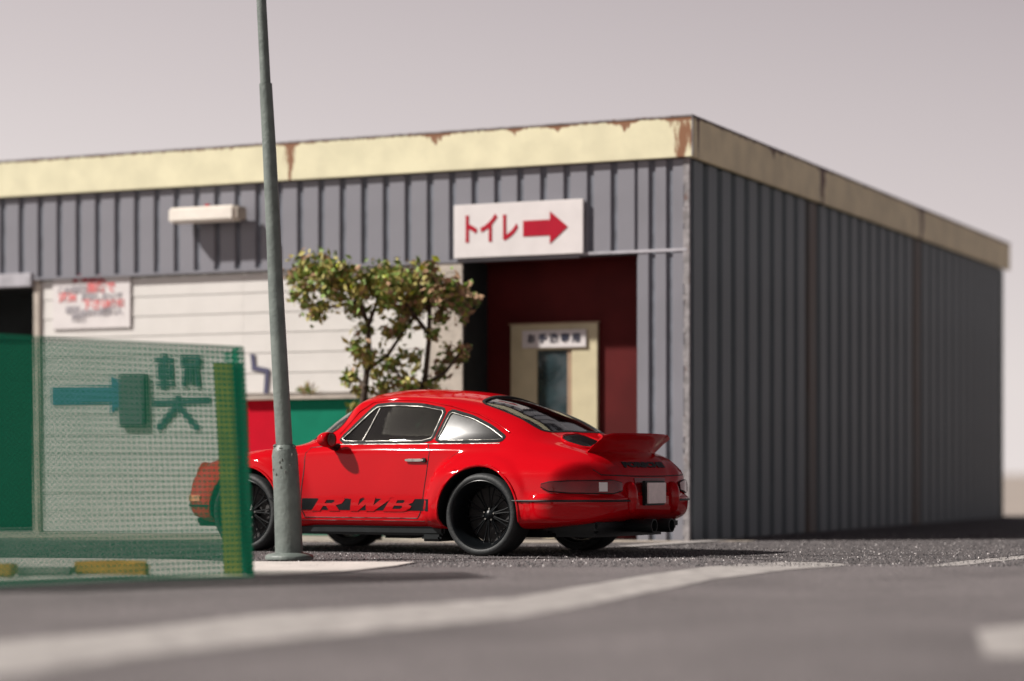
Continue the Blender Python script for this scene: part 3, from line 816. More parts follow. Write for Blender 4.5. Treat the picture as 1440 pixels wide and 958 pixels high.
o = crown.build('crown', [M['leaf1'], M['leaf2'], M['leaf3'], M['leaf4']], tree)
tag(o, kind='stuff')
def tuft(px, py, Y, label, n=26, r=14):
    b0 = at(px, py, Y)
    e_ = empty('small_plant', b0, 0, label, 'plant')
    mb = MB()
    for k in range(n):
        t = rnd.uniform(-1.2, 1.2); l = rnd.uniform(.35, 1) * r / FPX * Y
        d = Vector((math.sin(t), rnd.uniform(-.5, .5), math.cos(t))); p = d * l
        s_ = Vector((.011, 0, .004))
        mb.add([p * .3, p * .75 + s_, p, p * .75 - s_], [(0, 1, 2), (0, 2, 3)], k % 3)
    mb.build('leaf_tuft', [M['leaf1'], M['leaf2'], M['leaf3']], e_)
    MB().tube([(0, 0, -0.0), (0.005, 0, .05)], [.008, .004], 6).build('stem', M['bark'], e_)
xl = fs(435, 0.02); X_, Y_ = bw(xl, 0.02)
tuft(435, 0, 1, '', 1) if False else None
e_py = HOR + (EYE - Z_B) * FPX / Y_
tuft(435, e_py, Y_, 'little sprig of leaves on the ledge above the green board', 44, 24)

# ------------------------------------------------------------------ car
CARO = Vector((0.215, 18.745, 0)); CARA = R(150)
car = empty('sports_car', CARO, CARA, 'glossy red sports coupe with ducktail spoiler and black wheels parked before the building', 'car')
T = np.array([
 # x     zb   W    zsh  ysh  yB   zB   yR   zR    zT
 (-1.00, .37, .47, .45, .45, .38, .50, .25, .53, .54),
 (-.98,.325, .60, .52, .59, .52, .58, .35, .60, .61),
 (-.93, .29, .715, .60, .70, .60, .66, .40, .70, .71),
 (-.83, .255, .79, .665, .755, .64, .745, .43, .785, .80),
 (-.65, .235, .82, .70, .775, .65, .805, .46, .845, .870),
 (-.40, .21, .83, .73, .785, .67, .855, .50, .925, .965),
 (-.10, .20, .83, .755, .79, .695, .893, .54, 1.062, 1.120),
 (.20, .20, .82, .765, .79, .715, .893, .56, 1.150, 1.232),
 (.60, .20, .81, .77, .79, .73, .888, .602, 1.205, 1.302),
 (1.0, .20, .805, .77, .785, .735, .883, .612, 1.228, 1.322),
 (1.3, .20, .80, .77, .78, .73, .878, .59, 1.195, 1.302),
 (1.5, .20, .80, .765, .775, .72, .87, .53, 1.08, 1.252),
 (1.7, .20, .80, .76, .77, .71, .86, .49, .985, 1.16),
 (1.95, .20, .795, .755, .765, .69, .845, .45, .87, .955),
 (2.15, .20, .79, .75, .76, .67, .835, .42, .825, .845),
 (2.4, .21, .785, .735, .745, .65, .805, .40, .775, .79),
 (2.7, .225, .765, .69, .72, .62, .76, .38, .715, .73),
 (2.88, .245, .72, .64, .67, .57, .70, .35, .645, .66),
 (3.0, .275, .64, .56, .60, .50, .60, .30, .565, .58),
 (3.08, .33, .50, .46, .47, .40, .49, .22, .49, .50)])
def pchip(xs, ys, x):
    h = np.diff(xs); d = np.diff(ys) / h
    m = np.zeros(len(xs)); m[0], m[-1] = d[0], d[-1]
    for i in range(1, len(xs) - 1):
        if d[i - 1] * d[i] > 0:
            w1, w2 = 2 * h[i] + h[i - 1], h[i] + 2 * h[i - 1]
            m[i] = (w1 + w2) / (w1 / d[i - 1] + w2 / d[i])
    i = int(np.clip(np.searchsorted(xs, x) - 1, 0, len(xs) - 2))
    t = (x - xs[i]) / h[i]
    return ((1 + 2 * t) * (1 - t) ** 2 * ys[i] + t * (1 - t) ** 2 * h[i] * m[i] + t * t * (3 - 2 * t) * ys[i + 1] + t * t * (t - 1) * h[i] * m[i + 1])
def params(x): return [pchip(T[:, 0], T[:, k], x) for k in range(1, 10)]
def sstep(a, b, x):
    t = min(1, max(0, (x - a) / (b - a))); return t * t * (3 - 2 * t)
RA = 0.32; WB = 2.27
def displace(x, y, z):
    s = 1 if y >= 0 else -1; a = abs(y)
    if a > 0.35:
        k = sstep(.35, .6, a)
        # rear flare: firm front edge, running back into the bumper
        fr = 0.135 * (sstep(.575, .495, math.hypot(x, z - RA)) if x > 0 else 1) * sstep(-1.06, -.62, x) * sstep(.82, .62, z) * (0.6 + 0.4 * sstep(.17, .30, z))
        r = math.hypot(x, z - RA)
        lip = 0.016 * sstep(.47, .43, r) * (1 if x > -.40 else 0.6)
        r2 = math.hypot(x - WB, z - RA)
        ff = 0.075 * sstep(.66, .42, r2) + .012 * sstep(.46, .43, r2)
        y += s * k * (fr + lip * (z < .8) + ff)
        # sill roll
        y += s * k * .018 * sstep(.31, .27, z) * sstep(.45, .7, x) * sstep(2.1, 1.8, x)
    b = sstep(.475, .445, z) * sstep(.22, .27, z) * sstep(-.35, -.55, x)
    if b > 0: y *= 1 + .030 * b; x -= .022 * b * sstep(-.8, -.96, x)
    return x, y, z
def section(x, n=112):
    zb, W, zsh, ysh, yB, zB, yR, zR, zT = params(x)
    ctrl = [(0, zb), (.55 * W, zb), (.90 * W, zb), (W * .995, zb + .06), (W, .5 * (zb + .1 + zsh)), (ysh, zsh), (ysh - .08 * (ysh - yB), zsh + .42 * (zB - zsh)), (yB, zB), (yB - .015, zB + .015 * (zR > zB)), (yR + .01, zR - .01 * (zR > zB)), (yR - .02, zR + .2 * max(0, zT - zR)), (.6 * yR, zT - .28 * (zT - zR)), (.28 * yR, zT), (0, zT)]
    ring = ctrl + [(-a, b) for a, b in ctrl[-2:0:-1]]
    K = len(ring); out = []
    # resample by parameter: closed uniform cubic B-spline
    for i in range(n):
        t = i / n * K; j = int(t); f = t - j
        c = [ring[(j + q_ - 1) % K] for q_ in range(4)]
        b = ((1 - f) ** 3 / 6, (3 * f ** 3 - 6 * f * f + 4) / 6, (-3 * f ** 3 + 3 * f * f + 3 * f + 1) / 6, f ** 3 / 6)
        out.append((sum(b[q_] * c[q_][0] for q_ in range(4)), sum(b[q_] * c[q_][1] for q_ in range(4))))
    return out
NS, NR = 210, 168
tt = np.linspace(0, 1, NS)
xsamp = T[0, 0] + (T[-1, 0] - T[0, 0]) * (tt - 0.06 * np.sin(2 * np.pi * tt) / (2 * np.pi) * 2)
bv, bf = [], []
for x in xsamp:
    for (y, z) in section(float(x), NR): bv.append(displace(float(x), y, z))
for i in range(NS - 1):
    for k in range(NR):
        k2 = (k + 1) % NR
        bf.append((i * NR + k, i * NR + k2, (i + 1) * NR + k2, (i + 1) * NR + k))
for e_, rng in ((0, range(NR)), (NS - 1, range(NR))):
    c = [sum(bv[e_ * NR + k][q_] for k in rng) / NR for q_ in range(3)]
    c[0] += (-.008 if e_ == 0 else .008)
    prev = [e_ * NR + k for k in rng]
    for s_ in (.66, .33):
        b0 = len(bv)
        for k in rng:
            p = bv[e_ * NR + k]; bv.append(tuple(c[q_] + (p[q_] - c[q_]) * s_ for q_ in range(3)))
        cur = [b0 + k for k in rng]
        for k in rng: bf.append((prev[k], prev[(k + 1) % NR], cur[(k + 1) % NR], cur[k]))
        prev = cur
    bv.append(tuple(c)); ci = len(bv) - 1
    for k in rng: bf.append((prev[k], prev[(k + 1) % NR], ci))
def mk_mesh(name, v, f, mats):
    m_ = bpy.data.meshes.new(name); m_.from_pydata(v, [], f)
    bm = bmesh.new(); bm.from_mesh(m_); bmesh.ops.recalc_face_normals(bm, faces=bm.faces[:]); bm.to_mesh(m_); bm.free()
    for q_ in mats: m_.materials.append(q_)
    return m_
body_me = mk_mesh('body', bv, bf, [M['paint']])
BVH = BVHTree.FromPolygons([Vector(v) for v in bv], bf)

def cast(o, d):
    h = BVH.ray_cast(Vector(o), Vector(d).normalized())
    if h[0] is None:
        h = BVH.find_nearest(Vector(o) + Vector(d).normalized() * 1.2)
    p, n = h[0], h[1]
    if n.dot(Vector(d)) > 0: n = -n
    return p, n
side = lambda s: (lambda a, b: cast((a, s * 2, b), (0, -s, 0)))
topd = lambda a, b: cast((a, b, 3), (0, 0, -1))
def rear_m(a, b):       # a = plan angle round (-0.30, 0), b = height
    return cast((-.30 - 3 * math.cos(a), 3 * math.sin(a), b), (math.cos(a), -math.sin(a), 0))
def front_m(a, b): return cast((2.4 + 3 * math.cos(a), 3 * math.sin(a), b), (-math.cos(a), -math.sin(a), 0))
def resample(poly, step):
    out = []
    for i, p in enumerate(poly):
        q_ = poly[(i + 1) % len(poly)]; n_ = max(1, int(math.hypot(q_[0] - p[0], q_[1] - p[1]) / step))
        out += [(p[0] + (q_[0] - p[0]) * k / n_, p[1] + (q_[1] - p[1]) * k / n_) for k in range(n_)]
    return out
def chaikin(poly, n=2, c=.2):
    for _ in range(n):
        out = []
        for i, p in enumerate(poly):
            q_ = poly[(i + 1) % len(poly)]
            out += [(p[0] * (1 - c) + q_[0] * c, p[1] * (1 - c) + q_[1] * c), (p[0] * c + q_[0] * (1 - c), p[1] * c + q_[1] * (1 - c))]
        poly = out
    return poly
def grow(poly, d):
    """outline moved outwards by d"""
    n = len(poly); ar = sum(poly[i][0] * poly[(i + 1) % n][1] - poly[(i + 1) % n][0] * poly[i][1] for i in range(n))
    s = 1 if ar > 0 else -1; out = []
    for i in range(n):
        a, b = Vector(poly[i - 1]), Vector(poly[(i + 1) % n]); t = (b - a).normalized()
        out.append((poly[i][0] + s * t.y * d, poly[i][1] - s * t.x * d))
    return out
def patch(name, outer, mapf, m, parent, off=.002, th=.004, holes=(), res=.03, smooth=50):
    outer = resample(outer, res); holes = [resample(h, res) for h in holes]
    v2, f2 = fill(outer, holes, res)
    pn = [mapf(a, b) for a, b in v2]
    top_ = [p + n * off for p, n in pn]; bot_ = [p + n * (off - th) for p, n in pn]
    N_ = len(top_)
    mb = MB(); mb.add(top_ + bot_, f2 + [tuple(N_ + i for i in f[::-1]) for f in f2])
    cnt = {}
    for f in f2:
        for i in range(len(f)):
            e1 = (f[i], f[(i + 1) % len(f)])
            cnt[e1] = 1
    for (a, b) in list(cnt):
        if (b, a) not in cnt: mb.f.append((a, b, N_ + b, N_ + a)); mb.m.append(0)
    return mb.build(name, m, parent, smooth=smooth)
def line_on(name, pts, mapf, r, m, parent, off=0.0, closed=False, step=.03, n=6):
    if closed: pts = resample(pts, step)
    else:
        o_ = []
        for p, q_ in zip(pts[:-1], pts[1:]):
            n_ = max(1, int(math.hypot(q_[0] - p[0], q_[1] - p[1]) / step)); o_ += [(p[0] + (q_[0] - p[0]) * k / n_, p[1] + (q_[1] - p[1]) * k / n_) for k in range(n_)]
        pts = o_ + [pts[-1]]
    P3 = []
    for a, b in pts:
        p, n_ = mapf(a, b); P3.append(p + n_ * off)
    return MB().tube(P3, r, n, closed=closed).build(name, m, parent, smooth=60)

# outlines (local x forward, z up / or x, y seen from above)
W_FRONT = chaikin([(1.475, .884), (1.145, 1.180), (.98, 1.190), (.72, 1.180), (.490, 1.140), (.565, .880)], 2, .10)
W_QUART = chaikin([(.530, .882), (.452, 1.134), (.25, 1.080), (.08, 1.006), (-.075, .918), (-.06, .888)], 2, .10)
RW = chaikin([(.27, .42), (.33, .0), (.27, -.42), (.19, -.49), (-.30, -.50), (-.36, -.42), (-.41, 0), (-.36, .42), (-.30, .50), (.19, .49)], 2, .14)
WS = chaikin([(1.36, .50), (1.42, 0), (1.36, -.50), (1.46, -.57), (1.66, -.62), (1.80, -.56), (1.90, -.3), (1.93, 0), (1.90, .3), (1.80, .56), (1.66, .62), (1.46, .57)], 2)
def prism(poly, plane, lo_, hi_):
    n_ = len(poly)
    f3 = (lambda a, b, c: (a, c, b)) if plane == 'y' else (lambda a, b, c: (a, b, c))
    v = [f3(a, b, lo_) for a, b in poly] + [f3(a, b, hi_) for a, b in poly]
    return v, [tuple(range(n_))[::-1], tuple(range(n_, 2 * n_))] + [(i, (i + 1) % n_, n_ + (i + 1) % n_, n_ + i) for i in range(n_)]
cutters = []
def cutter(v, f, m):
    o = bpy.data.objects.new('cutter', mk_mesh('cutter', v, f, [m])); COL.objects.link(o); cutters.append(o)
# cabin hollow
cv, cf = [], []
cx = np.linspace(-.42, 1.86, 30)
for x in cx:
    zb, W, zsh, ysh, yB, zB, yR, zR, zT = params(float(x))
    fl = .42
    zt = max(zT - .055, .60)
    half = [(0, fl), (.60, fl), (.66, .62), (min(.68, yB - .05), min(zB - .02, zt - .03)), (yR - .05, max(min(zR - .05, zt - .012), .56)), (yR * .5, zt - .006), (0, zt)]
    if x < -.10: half = [(0, .62), (.3, .62), (.45, .66), (min(.60, yB - .08), .78), (yR - .05, min(zR - .055, zt - .012)), (yR * .5, zt - .006), (0, zt)]
    if x > 1.62: half = [(0, .60), (.3, .60), (.45, .62), (min(.62, yB - .08), .72), (yR - .05, max(.76, min(zR - .05, zt - .012))), (yR * .5, max(.77, zt - .006)), (0, max(.775, zt))]
    ring = half + [(-a, b) for a, b in half[-2:0:-1]]
    cv += [(float(x), a, b) for a, b in ring]
K = 12
cf = [(i * K + k, i * K + (k + 1) % K, (i + 1) * K + (k + 1) % K, (i + 1) * K + k) for i in range(29) for k in range(K)] + [tuple(range(K)), tuple(29 * K + k for k in range(K))[::-1]]
cutter(cv, cf, M['interior'])
for s_ in (1, -1):
    for w_ in (W_FRONT, W_QUART):
        v, f = prism(w_, 'y', min(s_ * .35, s_ * 1.3), max(s_ * .35, s_ * 1.3)); cutter(v, f, M['black'])
v, f = prism(RW, 'z', .80, 1.7); cutter(v, f, M['black'])
v, f = prism(WS, 'z', .90, 1.7); cutter(v, f, M['black'])
for ax, yin in ((0, .56), (WB, .54)):
    for s_ in (1, -1):
        pl = [(ax + .358 * math.cos(2 * math.pi * k / 56), RA + .010 + .358 * math.sin(2 * math.pi * k / 56)) for k in range(56)]
        v, f = prism(pl, 'y', min(s_ * yin, s_ * 1.3), max(s_ * yin, s_ * 1.3)); cutter(v, f, M['black'])
tmp = bpy.data.objects.new('tmp', body_me); COL.objects.link(tmp)
for c in cutters:
    md = tmp.modifiers.new('cut', 'BOOLEAN'); md.operation = 'DIFFERENCE'; md.object = c; md.solver = 'EXACT'; md.material_mode = 'TRANSFER'
bpy.context.view_layer.update()
dg = bpy.context.evaluated_depsgraph_get()
bme = bpy.data.meshes.new_from_object(tmp.evaluated_get(dg))
for c in cutters: bpy.data.objects.remove(c)
bpy.data.objects.remove(tmp)
bme.name = 'body'
bme.polygons.foreach_set('use_smooth', [True] * len(bme.polygons)); bme.set_sharp_from_angle(angle=R(32))
body = inst('body', bme, car)

# glazing, trims
for s_ in (1, -1):
    for w_, nm in ((W_FRONT, 'side_window'), (W_QUART, 'quarter_window')):
        gl = patch(nm, w_, side(s_), M['hazy' if nm == 'quarter_window' else 'glass'], car, off=-.008, th=.004, res=.05)
        line_on('chrome_trim', grow(w_, -.012), side(s_), .0042, M['chrome'], gl, off=-.002, closed=True)
        patch('window_seal', grow(w_, .013), side(s_), M['matte'], gl, off=.003, th=.010, holes=[grow(w_, -.005)], res=.03)
    line_on('vent_bar', [(1.10, 1.155), (1.21, .90)], side(s_), .0055, M['chrome'], car, off=-.004)
    line_on('belt_trim', [(1.47, .868), (-.06, .868)], side(s_), .004, M['chrome'], car, off=.0)
    # gutter along the roof
    line_on('roof_gutter', [(1.47, .95), (1.30, 1.135), (1.18, 1.205), (.98, 1.222), (.70, 1.212), (.45, 1.168), (.20, 1.100), (.02, 1.02), (-.10, .95)], side(s_), .0075, M['paint'], car, off=.001)
    # doors: shut lines
    line_on('door_gap', [(1.47, .865), (1.70, .845), (1.735, .80), (1.735, .36), (1.70, .285), (.64, .285), (.60, .36), (.56, .62), (.54, .80), (.575, .868)], side(s_), .0045, M['black'], car, off=-.0015)
    line_on('sill_gap', [(1.85, .262), (.44, .262)], side(s_), .003, M['black'], car, off=-.001)
    line_on('flare_seam', [(.556 * math.cos(R(q_)), RA + .556 * math.sin(R(q_))) for q_ in range(-12, 62, 6)], side(s_), .0035, M['black'], car, off=-.0015)
    for ax_ in (0, WB):
        line_on('arch_lip', [(ax_ + .366 * math.cos(R(q_)), RA + .010 + .366 * math.sin(R(q_))) for q_ in range(-14, 196, 7)], side(s_), .011, M['paint'], car, off=.003)
    hd = patch('door_handle', chaikin([(.75, .728), (.75, .750), (.58, .750), (.58, .728)], 1), side(s_), M['chrome'], car, off=.022, th=.014, res=.03)
    patch('handle_button', chaikin([(.60, .722), (.60, .756), (.565, .756), (.565, .722)], 1), side(s_), M['black'], hd, off=.016, th=.014, res=.02)
rwg = patch('rear_window', RW, topd, M['glass'], car, off=-.010, th=.004, res=.06)
patch('window_seal', grow(RW, .014), topd, M['black'], rwg, off=.003, th=.010, holes=[grow(RW, -.008)], res=.04)
wsg = patch('windshield', WS, topd, M['glass'], car, off=-.010, th=.004, res=.06)
patch('window_seal', grow(WS, .010), topd, M['black'], wsg, off=.003, th=.010, holes=[grow(WS, -.010)], res=.04)

# stripe with letters on both flanks
XA, XB = 1.725, .45
def letters(s_):
    st = patch('side_stripe', [(XA, .345), (XA, .437), (XB, .437), (XB, .345)], side(s_), M['matte'], car, off=.0022, th=.004, res=.03)
    patch('side_stripe', [(1.745, .345), (1.745, .437), (2.02, .437), (1.86, .345)], side(s_), M['matte'], car, off=.0022, th=.004, res=.03)
    gl = {'R': ([(0, 0), (.30, 0), (.30, .36), (.42, .36), (.62, 0), (1.0, 0), (.74, .42), (.92, .55), (.94, .84), (.78, 1), (-.04, 1), (-.04, .86), (.0, .86)], [[(.30, .56), (.56, .56), (.62, .68), (.58, .80), (.30, .80)]]),
          'W': ([(-.06, 1), (-.06, .88), (.02, .88), (.20, 0), (.42, 0), (.54, .50), (.66, 0), (.88, 0), (1.16, .88), (1.24, 1), (.92, 1), (.78, .42), (.70, 1), (.44, 1), (.33, .42), (.27, .88), (.34, 1)], []),
          'B': ([(0, 0), (.74, 0), (.96, .14), (.96, .38), (.80, .52), (.92, .64), (.92, .88), (.76, 1), (-.04, 1), (-.04, .88), (0, .88)], [[(.30, .18), (.60, .18), (.64, .30), (.60, .42), (.30, .42)], [(.30, .60), (.56, .60), (.60, .70), (.56, .82), (.30, .82)]])}
    z0, H = .337, .110
    for ch, u0, wd in (('R', 1.650, .27), ('W', 1.345, .33), ('B', .965, .25)):
        ou, ho = gl[ch]
        def tr(p):
            a = p[0] * wd + p[1] * .085                     # slanted
            return (u0 - a, z0 + p[1] * H) if s_ > 0 else (u0 - .30 + a, z0 + p[1] * H)
        patch('letter', [tr(p) for p in ou], side(s_), M['paint'], st, off=.0052, th=.006, holes=[[tr(p) for p in h] for h in ho], res=.018)
letters(1); letters(-1)

# mirror
for s_ in (1, -1):
    mb = MB()
    bm = bmesh.new(); bmesh.ops.create_uvsphere(bm, u_segments=24, v_segments=16, radius=1)
    for v in bm.verts:
        x_, y_, z_ = v.co
        if x_ < -.35: x_ = -.35 - (x_ + .35) * .1
        v.co = Vector((1.425 + x_ * .085, s_ * .895 + y_ * .095, .905 + z_ * .062))
    bm.verts.index_update(); mb.add([v.co for v in bm.verts], [[v.index for v in f.verts] for f in bm.faces]); bm.free()
    mi_ = mb.build('mirror', M['paint'], car, smooth=50)
    MB().tube([(1.44, s_ * .73, .845), (1.44, s_ * .80, .848), (1.43, s_ * .87, .87)], [.035, .026, .03], 12).build('mirror_arm', M['black'], mi_, smooth=50)
    MB().lathe([(.050, 0), (.050, .006)], 'x', 24, (1.386, s_ * .895, .905)).build('mirror_glass', M['chrome'], mi_, smooth=40)

# ducktail spoiler: lofted across the car
sp = MB(); NY = 41; prof_n = 0
rows = []
for k in range(NY):
    u = -1 + 2 * k / (NY - 1); y = .575 * u; a = abs(u)
    t = sstep(.72, 1.0, a)
    zl = .948 - .006 * a * a - .018 * t * t                     # lip height
    xl_ = -.965 + .09 * a ** 2.5
    xs0 = -.66 - .05 * sstep(.55, 1, a)
    bz = lambda x_, dz: topd(x_, y)[0].z + dz
    prof = [(xs0, bz(xs0, -.015)), (xs0 - .03, bz(xs0 - .03, .010))]
    z_a = prof[-1][1]
    for q_ in (.2, .45, .7, .88):
        x_ = xs0 - .03 + (xl_ - xs0 + .03) * q_
        prof.append((x_, z_a + (zl - z_a) * (q_ ** 1.5) + 0.004))
    prof += [(xl_, zl), (xl_ - .006, zl - .010), (xl_ + .004, zl - .022), (xl_ + .065, zl - .065), (xl_ + .125 , zl - .12), (xl_ + .135, bz(xl_ + .135, .035) if bz(xl_ + .135, .035) < zl - .13 else zl - .14), (xl_ + .085, min(bz(xl_ + .085, -.02), zl - .16)), (xl_ + .14, min(bz(xl_ + .14, -.04), zl - .17))]
    rows.append([(p[0], y, p[1]) for p in prof])
n_ = len(rows[0])
sp.add([p for r_ in rows for p in r_], [(i * n_ + j, i * n_ + (j + 1) % n_, (i + 1) * n_ + (j + 1) % n_, (i + 1) * n_ + j) for i in range(NY - 1) for j in range(n_)] + [tuple(range(n_)), tuple((NY - 1) * n_ + j for j in range(n_))[::-1]])
spo = sp.build('spoiler', M['paint'], car, smooth=45)
# engine grille in the lid (dark panel with thin slats)
def sp_top(x_, y_):
    b_ = bvh2.ray_cast(Vector((x_, y_, 3)), Vector((0, 0, -1)))
    p, n = topd(x_, y_)
    if b_[0] is not None and b_[0].z > p.z: return b_[0], (b_[1] if b_[1].z > 0 else -b_[1])
    return p, n
bvh2 = BVHTree.FromPolygons([Vector(v) for v in sp.v], sp.f)
for s_ in (1, -1):
    GR = chaikin([(-.46, s_ * .14), (-.45, s_ * .40), (-.50, s_ * .50), (-.68, s_ * .47), (-.74, s_ * .30), (-.74, s_ * .14)], 1)
    gr = patch('engine_grille', GR, sp_top, M['black'], car, off=.004, th=.006, res=.04)
    for k in range(15):
        x_ = -.475 - k * .016
        line_on('grille_slat', [(x_, s_ * .15), (x_, s_ * (.455 if 2 < k < 12 else .38))], sp_top, .003, M['rubber'], gr, off=.006, n=4, step=.08)
    line_on('grille_rim', grow(GR, .014), sp_top, .012, M['paint'], car, off=.002, closed=True)

# rear: lights, bumper strip, plate, exhaust
for s_ in (1, -1):
    A = lambda a: s_ * a
    tl = patch('tail_light', chaikin([(A(R(36)), .485), (A(R(36)), .580), (A(R(70)), .572), (A(R(76)), .545), (A(R(70)), .495)], 1), rear_m, M['lens_red'], car, off=.022, th=.03, res=.04)
    patch('reversing_lamp', [(A(R(46)), .500), (A(R(46)), .568), (A(R(50)), .568), (A(R(50)), .500)], rear_m, M['lens_white'], tl, off=.025, th=.01, res=.03)
    line_on('bumper_strip', [(A(R(30)), .428), (A(R(60)), .430), (A(R(89)), .428)], rear_m, .008, M['black'], car, off=.006, step=.05)
    pc = rear_m(A(R(27)), .46)[0]
    bm = bmesh.new(); bmesh.ops.create_uvsphere(bm, u_segments=20, v_segments=16, radius=1)
    for v in bm.verts:
        a_, b_, c_ = v.co
        v.co = Vector((pc.x + .012 + a_ * .062, pc.y + b_ * .055, .450 + math.copysign(abs(c_) ** .75, c_) * .125))
    bm.verts.index_update(); MB().add([v.co for v in bm.verts], [[v.index for v in f.verts] for f in bm.faces]).build('bumper_guard', M['paint'], car, smooth=60); bm.free()
    line_on('light_surround', grow(chaikin([(A(R(36)), .485), (A(R(36)), .580), (A(R(70)), .572), (A(R(76)), .545), (A(R(70)), .495)], 1), .004), rear_m, .005, M['black'], tl, off=.012, closed=True, step=.05)
patch('light_band', [(R(-21), .490), (R(-21), .600), (R(21), .600), (R(21), .490)], rear_m, M['lens_red'], car, off=.006, th=.01, res=.04)
def rear_flat(y0, y1, z0, z1, xoff, th, name, m, bev=.004, par=car):
    p = rear_m(0, (z0 + z1) / 2)[0]
    return MB().box(p.x - xoff - th, p.x - xoff, y0, y1, z0, z1, bev).build(name, m, par, smooth=40)
pl = rear_flat(-.13, .17, .405, .565, .035, .018, 'number_plate', M['plate'])
rear_flat(-.15, .19, .39, .58, .004, .028, 'plate_holder', M['black'], par=pl)
line_on('lid_gap', [(R(-52), .665), (R(-48), .625), (R(-20), .615), (R(20), .615), (R(48), .625), (R(52), .665)], rear_m, .005, M['black'], car, off=-.001, step=.05)
# name lettering across the lid below the ducktail
def flat_text(s, size, w, cx_, x0_, m):
    me_ = text_mesh(s, size, .004)
    xs = [v.co.x for v in me_.vertices]; k = w / (max(xs) - min(xs))
    for v in me_.vertices:
        yy = v.co.x * k; zz = v.co.z; d_ = v.co.y
        p, n = cast((-3, -yy + cx_, x0_ + zz), (1, 0, 0))
        v.co = p + n * (.004 + d_)
    me_.materials.clear(); me_.materials.append(m)
    return inst('lettering', me_, body)
flat_text('PORSCHE', .05, .70, 0.0, .70, M['black'])
for (y_, xe, xs_) in ((.22, -1.14, -.55), (-.02, -1.17, -.55)):
    mb = MB(); mb.lathe([(.048, xs_), (.048, xe + .10), (.054, xe + .09), (.054, xe), (.044, xe), (.042, xe + .14)], 'x', 24, (0, y_, .235), closed=True)
    mb.build('exhaust_pipe', M['black'], car, smooth=40)
MB().box(-.86, -.45, -.55, .62, .15, .29, .03).build('muffler', M['black'], car, smooth=40)
# underbody
MB().box(-.90, -.40, -.70, .70, .20, .28, .02).box(-.40, .42, -.52, .52, .14, .27, .03).box(.42, 1.86, -.77, .77, .150, .225, .02).box(1.86, 2.68, -.50, .50, .15, .26, .02).box(2.68, 2.95, -.62, .62, .20, .28, .02)\
    .box(.44, .62, .40, .79, .105, .16, .02).box(1.0, 1.3, -.3, .3, .11, .16, .02).build('underbody', M['black'], car, smooth=40)
# front end: lamps, indicators, bumper strip
for s_ in (1, -1):
    c = cast((4.2, s_ * .56, .60), (-1, 0, .0))[0]
    hl = MB().lathe([(.001, .035), (.05, .032), (.085, .018), (.098, 0), (.098, -.10)], 'x', 32, (2.90, s_ * .56, .62)).build('headlight', M['lens_white'], car, smooth=40)
    MB().lathe([(.098, -.08), (.108, -.02), (.112, .004), (.100, .010)], 'x', 32, (2.895, s_ * .56, .62), closed=False).build('headlight_rim', M['paint'], hl, smooth=40)
    patch('turn_signal', [(s_ * R(38), .405), (s_ * R(38), .455), (s_ * R(66), .455), (s_ * R(66), .405)], front_m, M['lens_orange'], car, off=.010, th=.014, res=.04)
    line_on('bumper_strip', [(s_ * R(30), .37), (s_ * R(75), .37)], front_m, .012, M['black'], car, off=.004, step=.05)
# cabin fittings
for s_ in (1, -1):
    st = MB().box(.52, .98, s_ * .33 - .21, s_ * .33 + .21, .44, .58, .05).build('seat', M['seat'], car, smooth=50)
    mb = MB().box(-.06, .06, -.21, .21, 0, .50, .05); o = mb.build('backrest', M['seat'], st, smooth=50, loc=(.52, s_ * .33, .55), rot=(0, R(-16), 0))
    MB().box(-.04, .04, -.11, .11, 0, .15, .03).build('headrest', M['seat'], st, smooth=50, loc=(.37, s_ * .33, 1.04), rot=(0, R(-16), 0))
MB().box(1.45, 1.60, -.60, .60, .70, .84, .03).build('dashboard', M['interior'], car, smooth=50)
ring = [(1.28 + .02 * math.cos(t), .33 + .18 * math.sin(t), .84 + .17 * math.cos(t)) for t in np.linspace(0, 2 * math.pi, 33)[:-1]]
sw = MB().tube(ring, .013, 8, closed=True).build('steering_wheel', M['black'], car, smooth=50)
MB().tube([(1.28, .33, .84), (1.5, .33, .78)], .03, 10).tube([(1.28, .16, .84), (1.28, .50, .84)], .012, 8).build('steering_column', M['black'], sw, smooth=50)
MB().box(.0, .10, -.56, .56, .62, .84, .03).build('rear_bench', M['seat'], car, smooth=50)

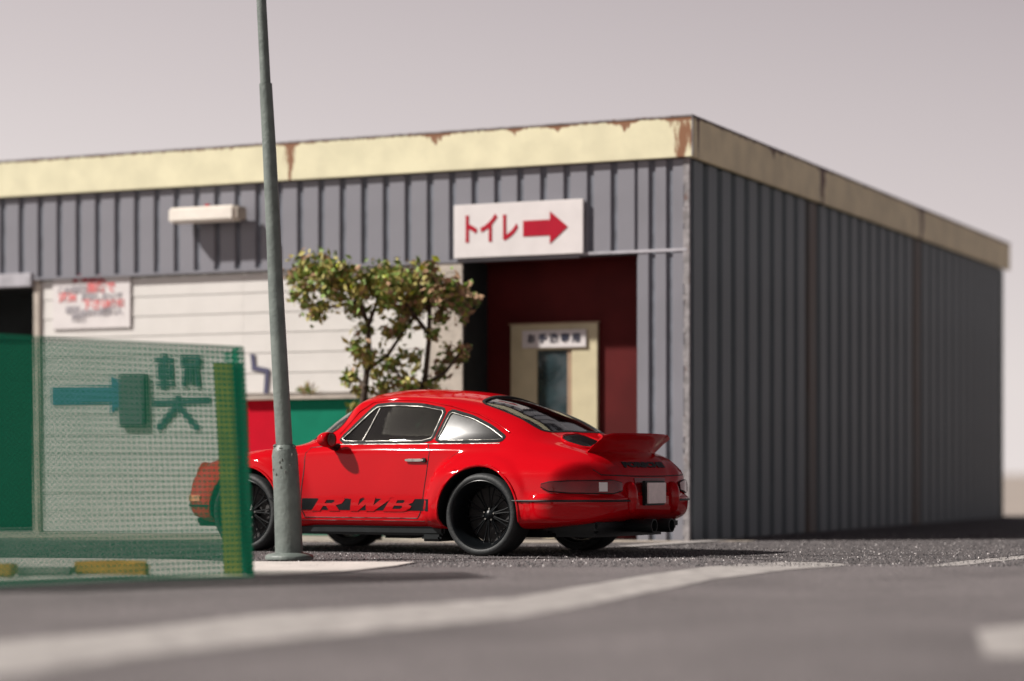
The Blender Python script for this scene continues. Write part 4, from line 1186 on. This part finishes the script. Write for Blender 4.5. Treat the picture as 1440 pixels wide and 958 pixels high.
# wheels (axis local y, outer face towards +y)
def make_wheel(width, dish):
    h = width / 2
    root = MB()
    # rim barrel, open deep dish
    root.lathe([(.268, h - .012), (.272, h - .002), (.262, h + .003), (.252, h - .006), (.247, h - .02), (.226, h - .055), (.214, h - dish - .02), (.232, -h + .05), (.250, -h), (.262, -h), (.262, -h + .02), (.258, 0), (.260, h - .02)], 'y', 56, closed=False)
    rim = root.build('wheel', M['satin'], car, smooth=40)
    tyre = MB().lathe([(.262, h - .004), (.272, h + .006), (.292, h + .008), (.310, h - .004), (.319, h - .028), (.321, h - .07), (.321, -h + .07), (.319, -h + .03), (.305, -h + .004), (.268, -h), (.262, -h + .02)], 'y', 72, closed=False).build('tyre', M['rubber'], rim, smooth=40)
    disc = MB().lathe([(.0, h - dish - .05), (.15, h - dish - .05), (.15, h - dish - .065), (.226, h - dish - .068)], 'y', 40, closed=False).build('brake_disc', M['interior'], rim, smooth=40)
    hub = MB().lathe([(.001, h - dish + .028), (.020, h - dish + .026), (.034, h - dish + .012), (.06, h - dish), (.062, h - dish - .04)], 'y', 24, closed=False).build('hub', M['satin'], rim, smooth=40)
    for k in range(10):
        t = 2 * math.pi * k / 10
        d = Vector((math.cos(t), 0, math.sin(t))); w_ = Vector((-math.sin(t), 0, math.cos(t)))
        mb = MB(); yo = h - dish
        for sgn in (1, -1):
            e0 = d * .045 + w_ * .004 * sgn + Vector((0, yo + .006, 0)); e1 = d * .14 + w_ * .012 * sgn + Vector((0, yo + .004, 0)); e2 = d * .216 + w_ * .026 * sgn + Vector((0, yo + .002, 0))
            mb.tube([e0, e1, e2], [.0075, .006, .007], 6)
        mb.build('spoke', M['satin'], rim, smooth=50)
    for k in range(5):
        t = 2 * math.pi * (k + .5) / 5
        c = Vector((math.cos(t) * .045, h - dish + .002, math.sin(t) * .045))
        MB().tube([c, c + Vector((0, .016, 0))], .007, 6).build('lug_nut', M['chrome'], rim)
    return rim
def dup(root):
    r_ = root.copy(); COL.objects.link(r_)
    for ch in root.children:
        c = ch.copy(); COL.objects.link(c); c.parent = r_
    return r_
rw = make_wheel(.27, .145); fw = make_wheel(.23, .10)
rw.location = (0, .925 - .135 - .006, RA); rw.rotation_euler = (0, R(12), 0)
fw.location = (WB, .865 - .115, RA); fw.rotation_euler = (0, R(3), 0)
r2 = dup(rw); r2.location = (0, -(.925 - .141), RA); r2.rotation_euler = (0, 0, R(180))
f2_ = dup(fw); f2_.location = (WB, -(.75), RA); f2_.rotation_euler = (0, 0, R(180))

# ------------------------------------------------------------------ stray fibres on the ground
for k, (px_, py_, lab) in enumerate(((697, 783, 'pale curly fibre on the asphalt against the rear tyre of the red car'), (583, 787, 'pale fibre sticking up from the asphalt below the car door'), (545, 789, 'short pale fibre on the asphalt beside the paving tip'))):
    b0 = on_ground(px_, py_)
    e_ = empty('lint_fibre', (b0.x, b0.y, 0), rnd.uniform(0, 6), lab, 'fibre', 'stray fibres on the asphalt')
    pts = []; h0 = (.10, .055, .04)[k]
    for j in range(13):
        t = j / 12
        pts.append((.05 * math.sin(t * 5 + k) * (1 - t * .3), .02 * math.cos(t * 4), .003 + h0 * math.sin(t * 2.6)))
    MB().tube(pts, .0016, 5).build('strand', M['lint'], e_)
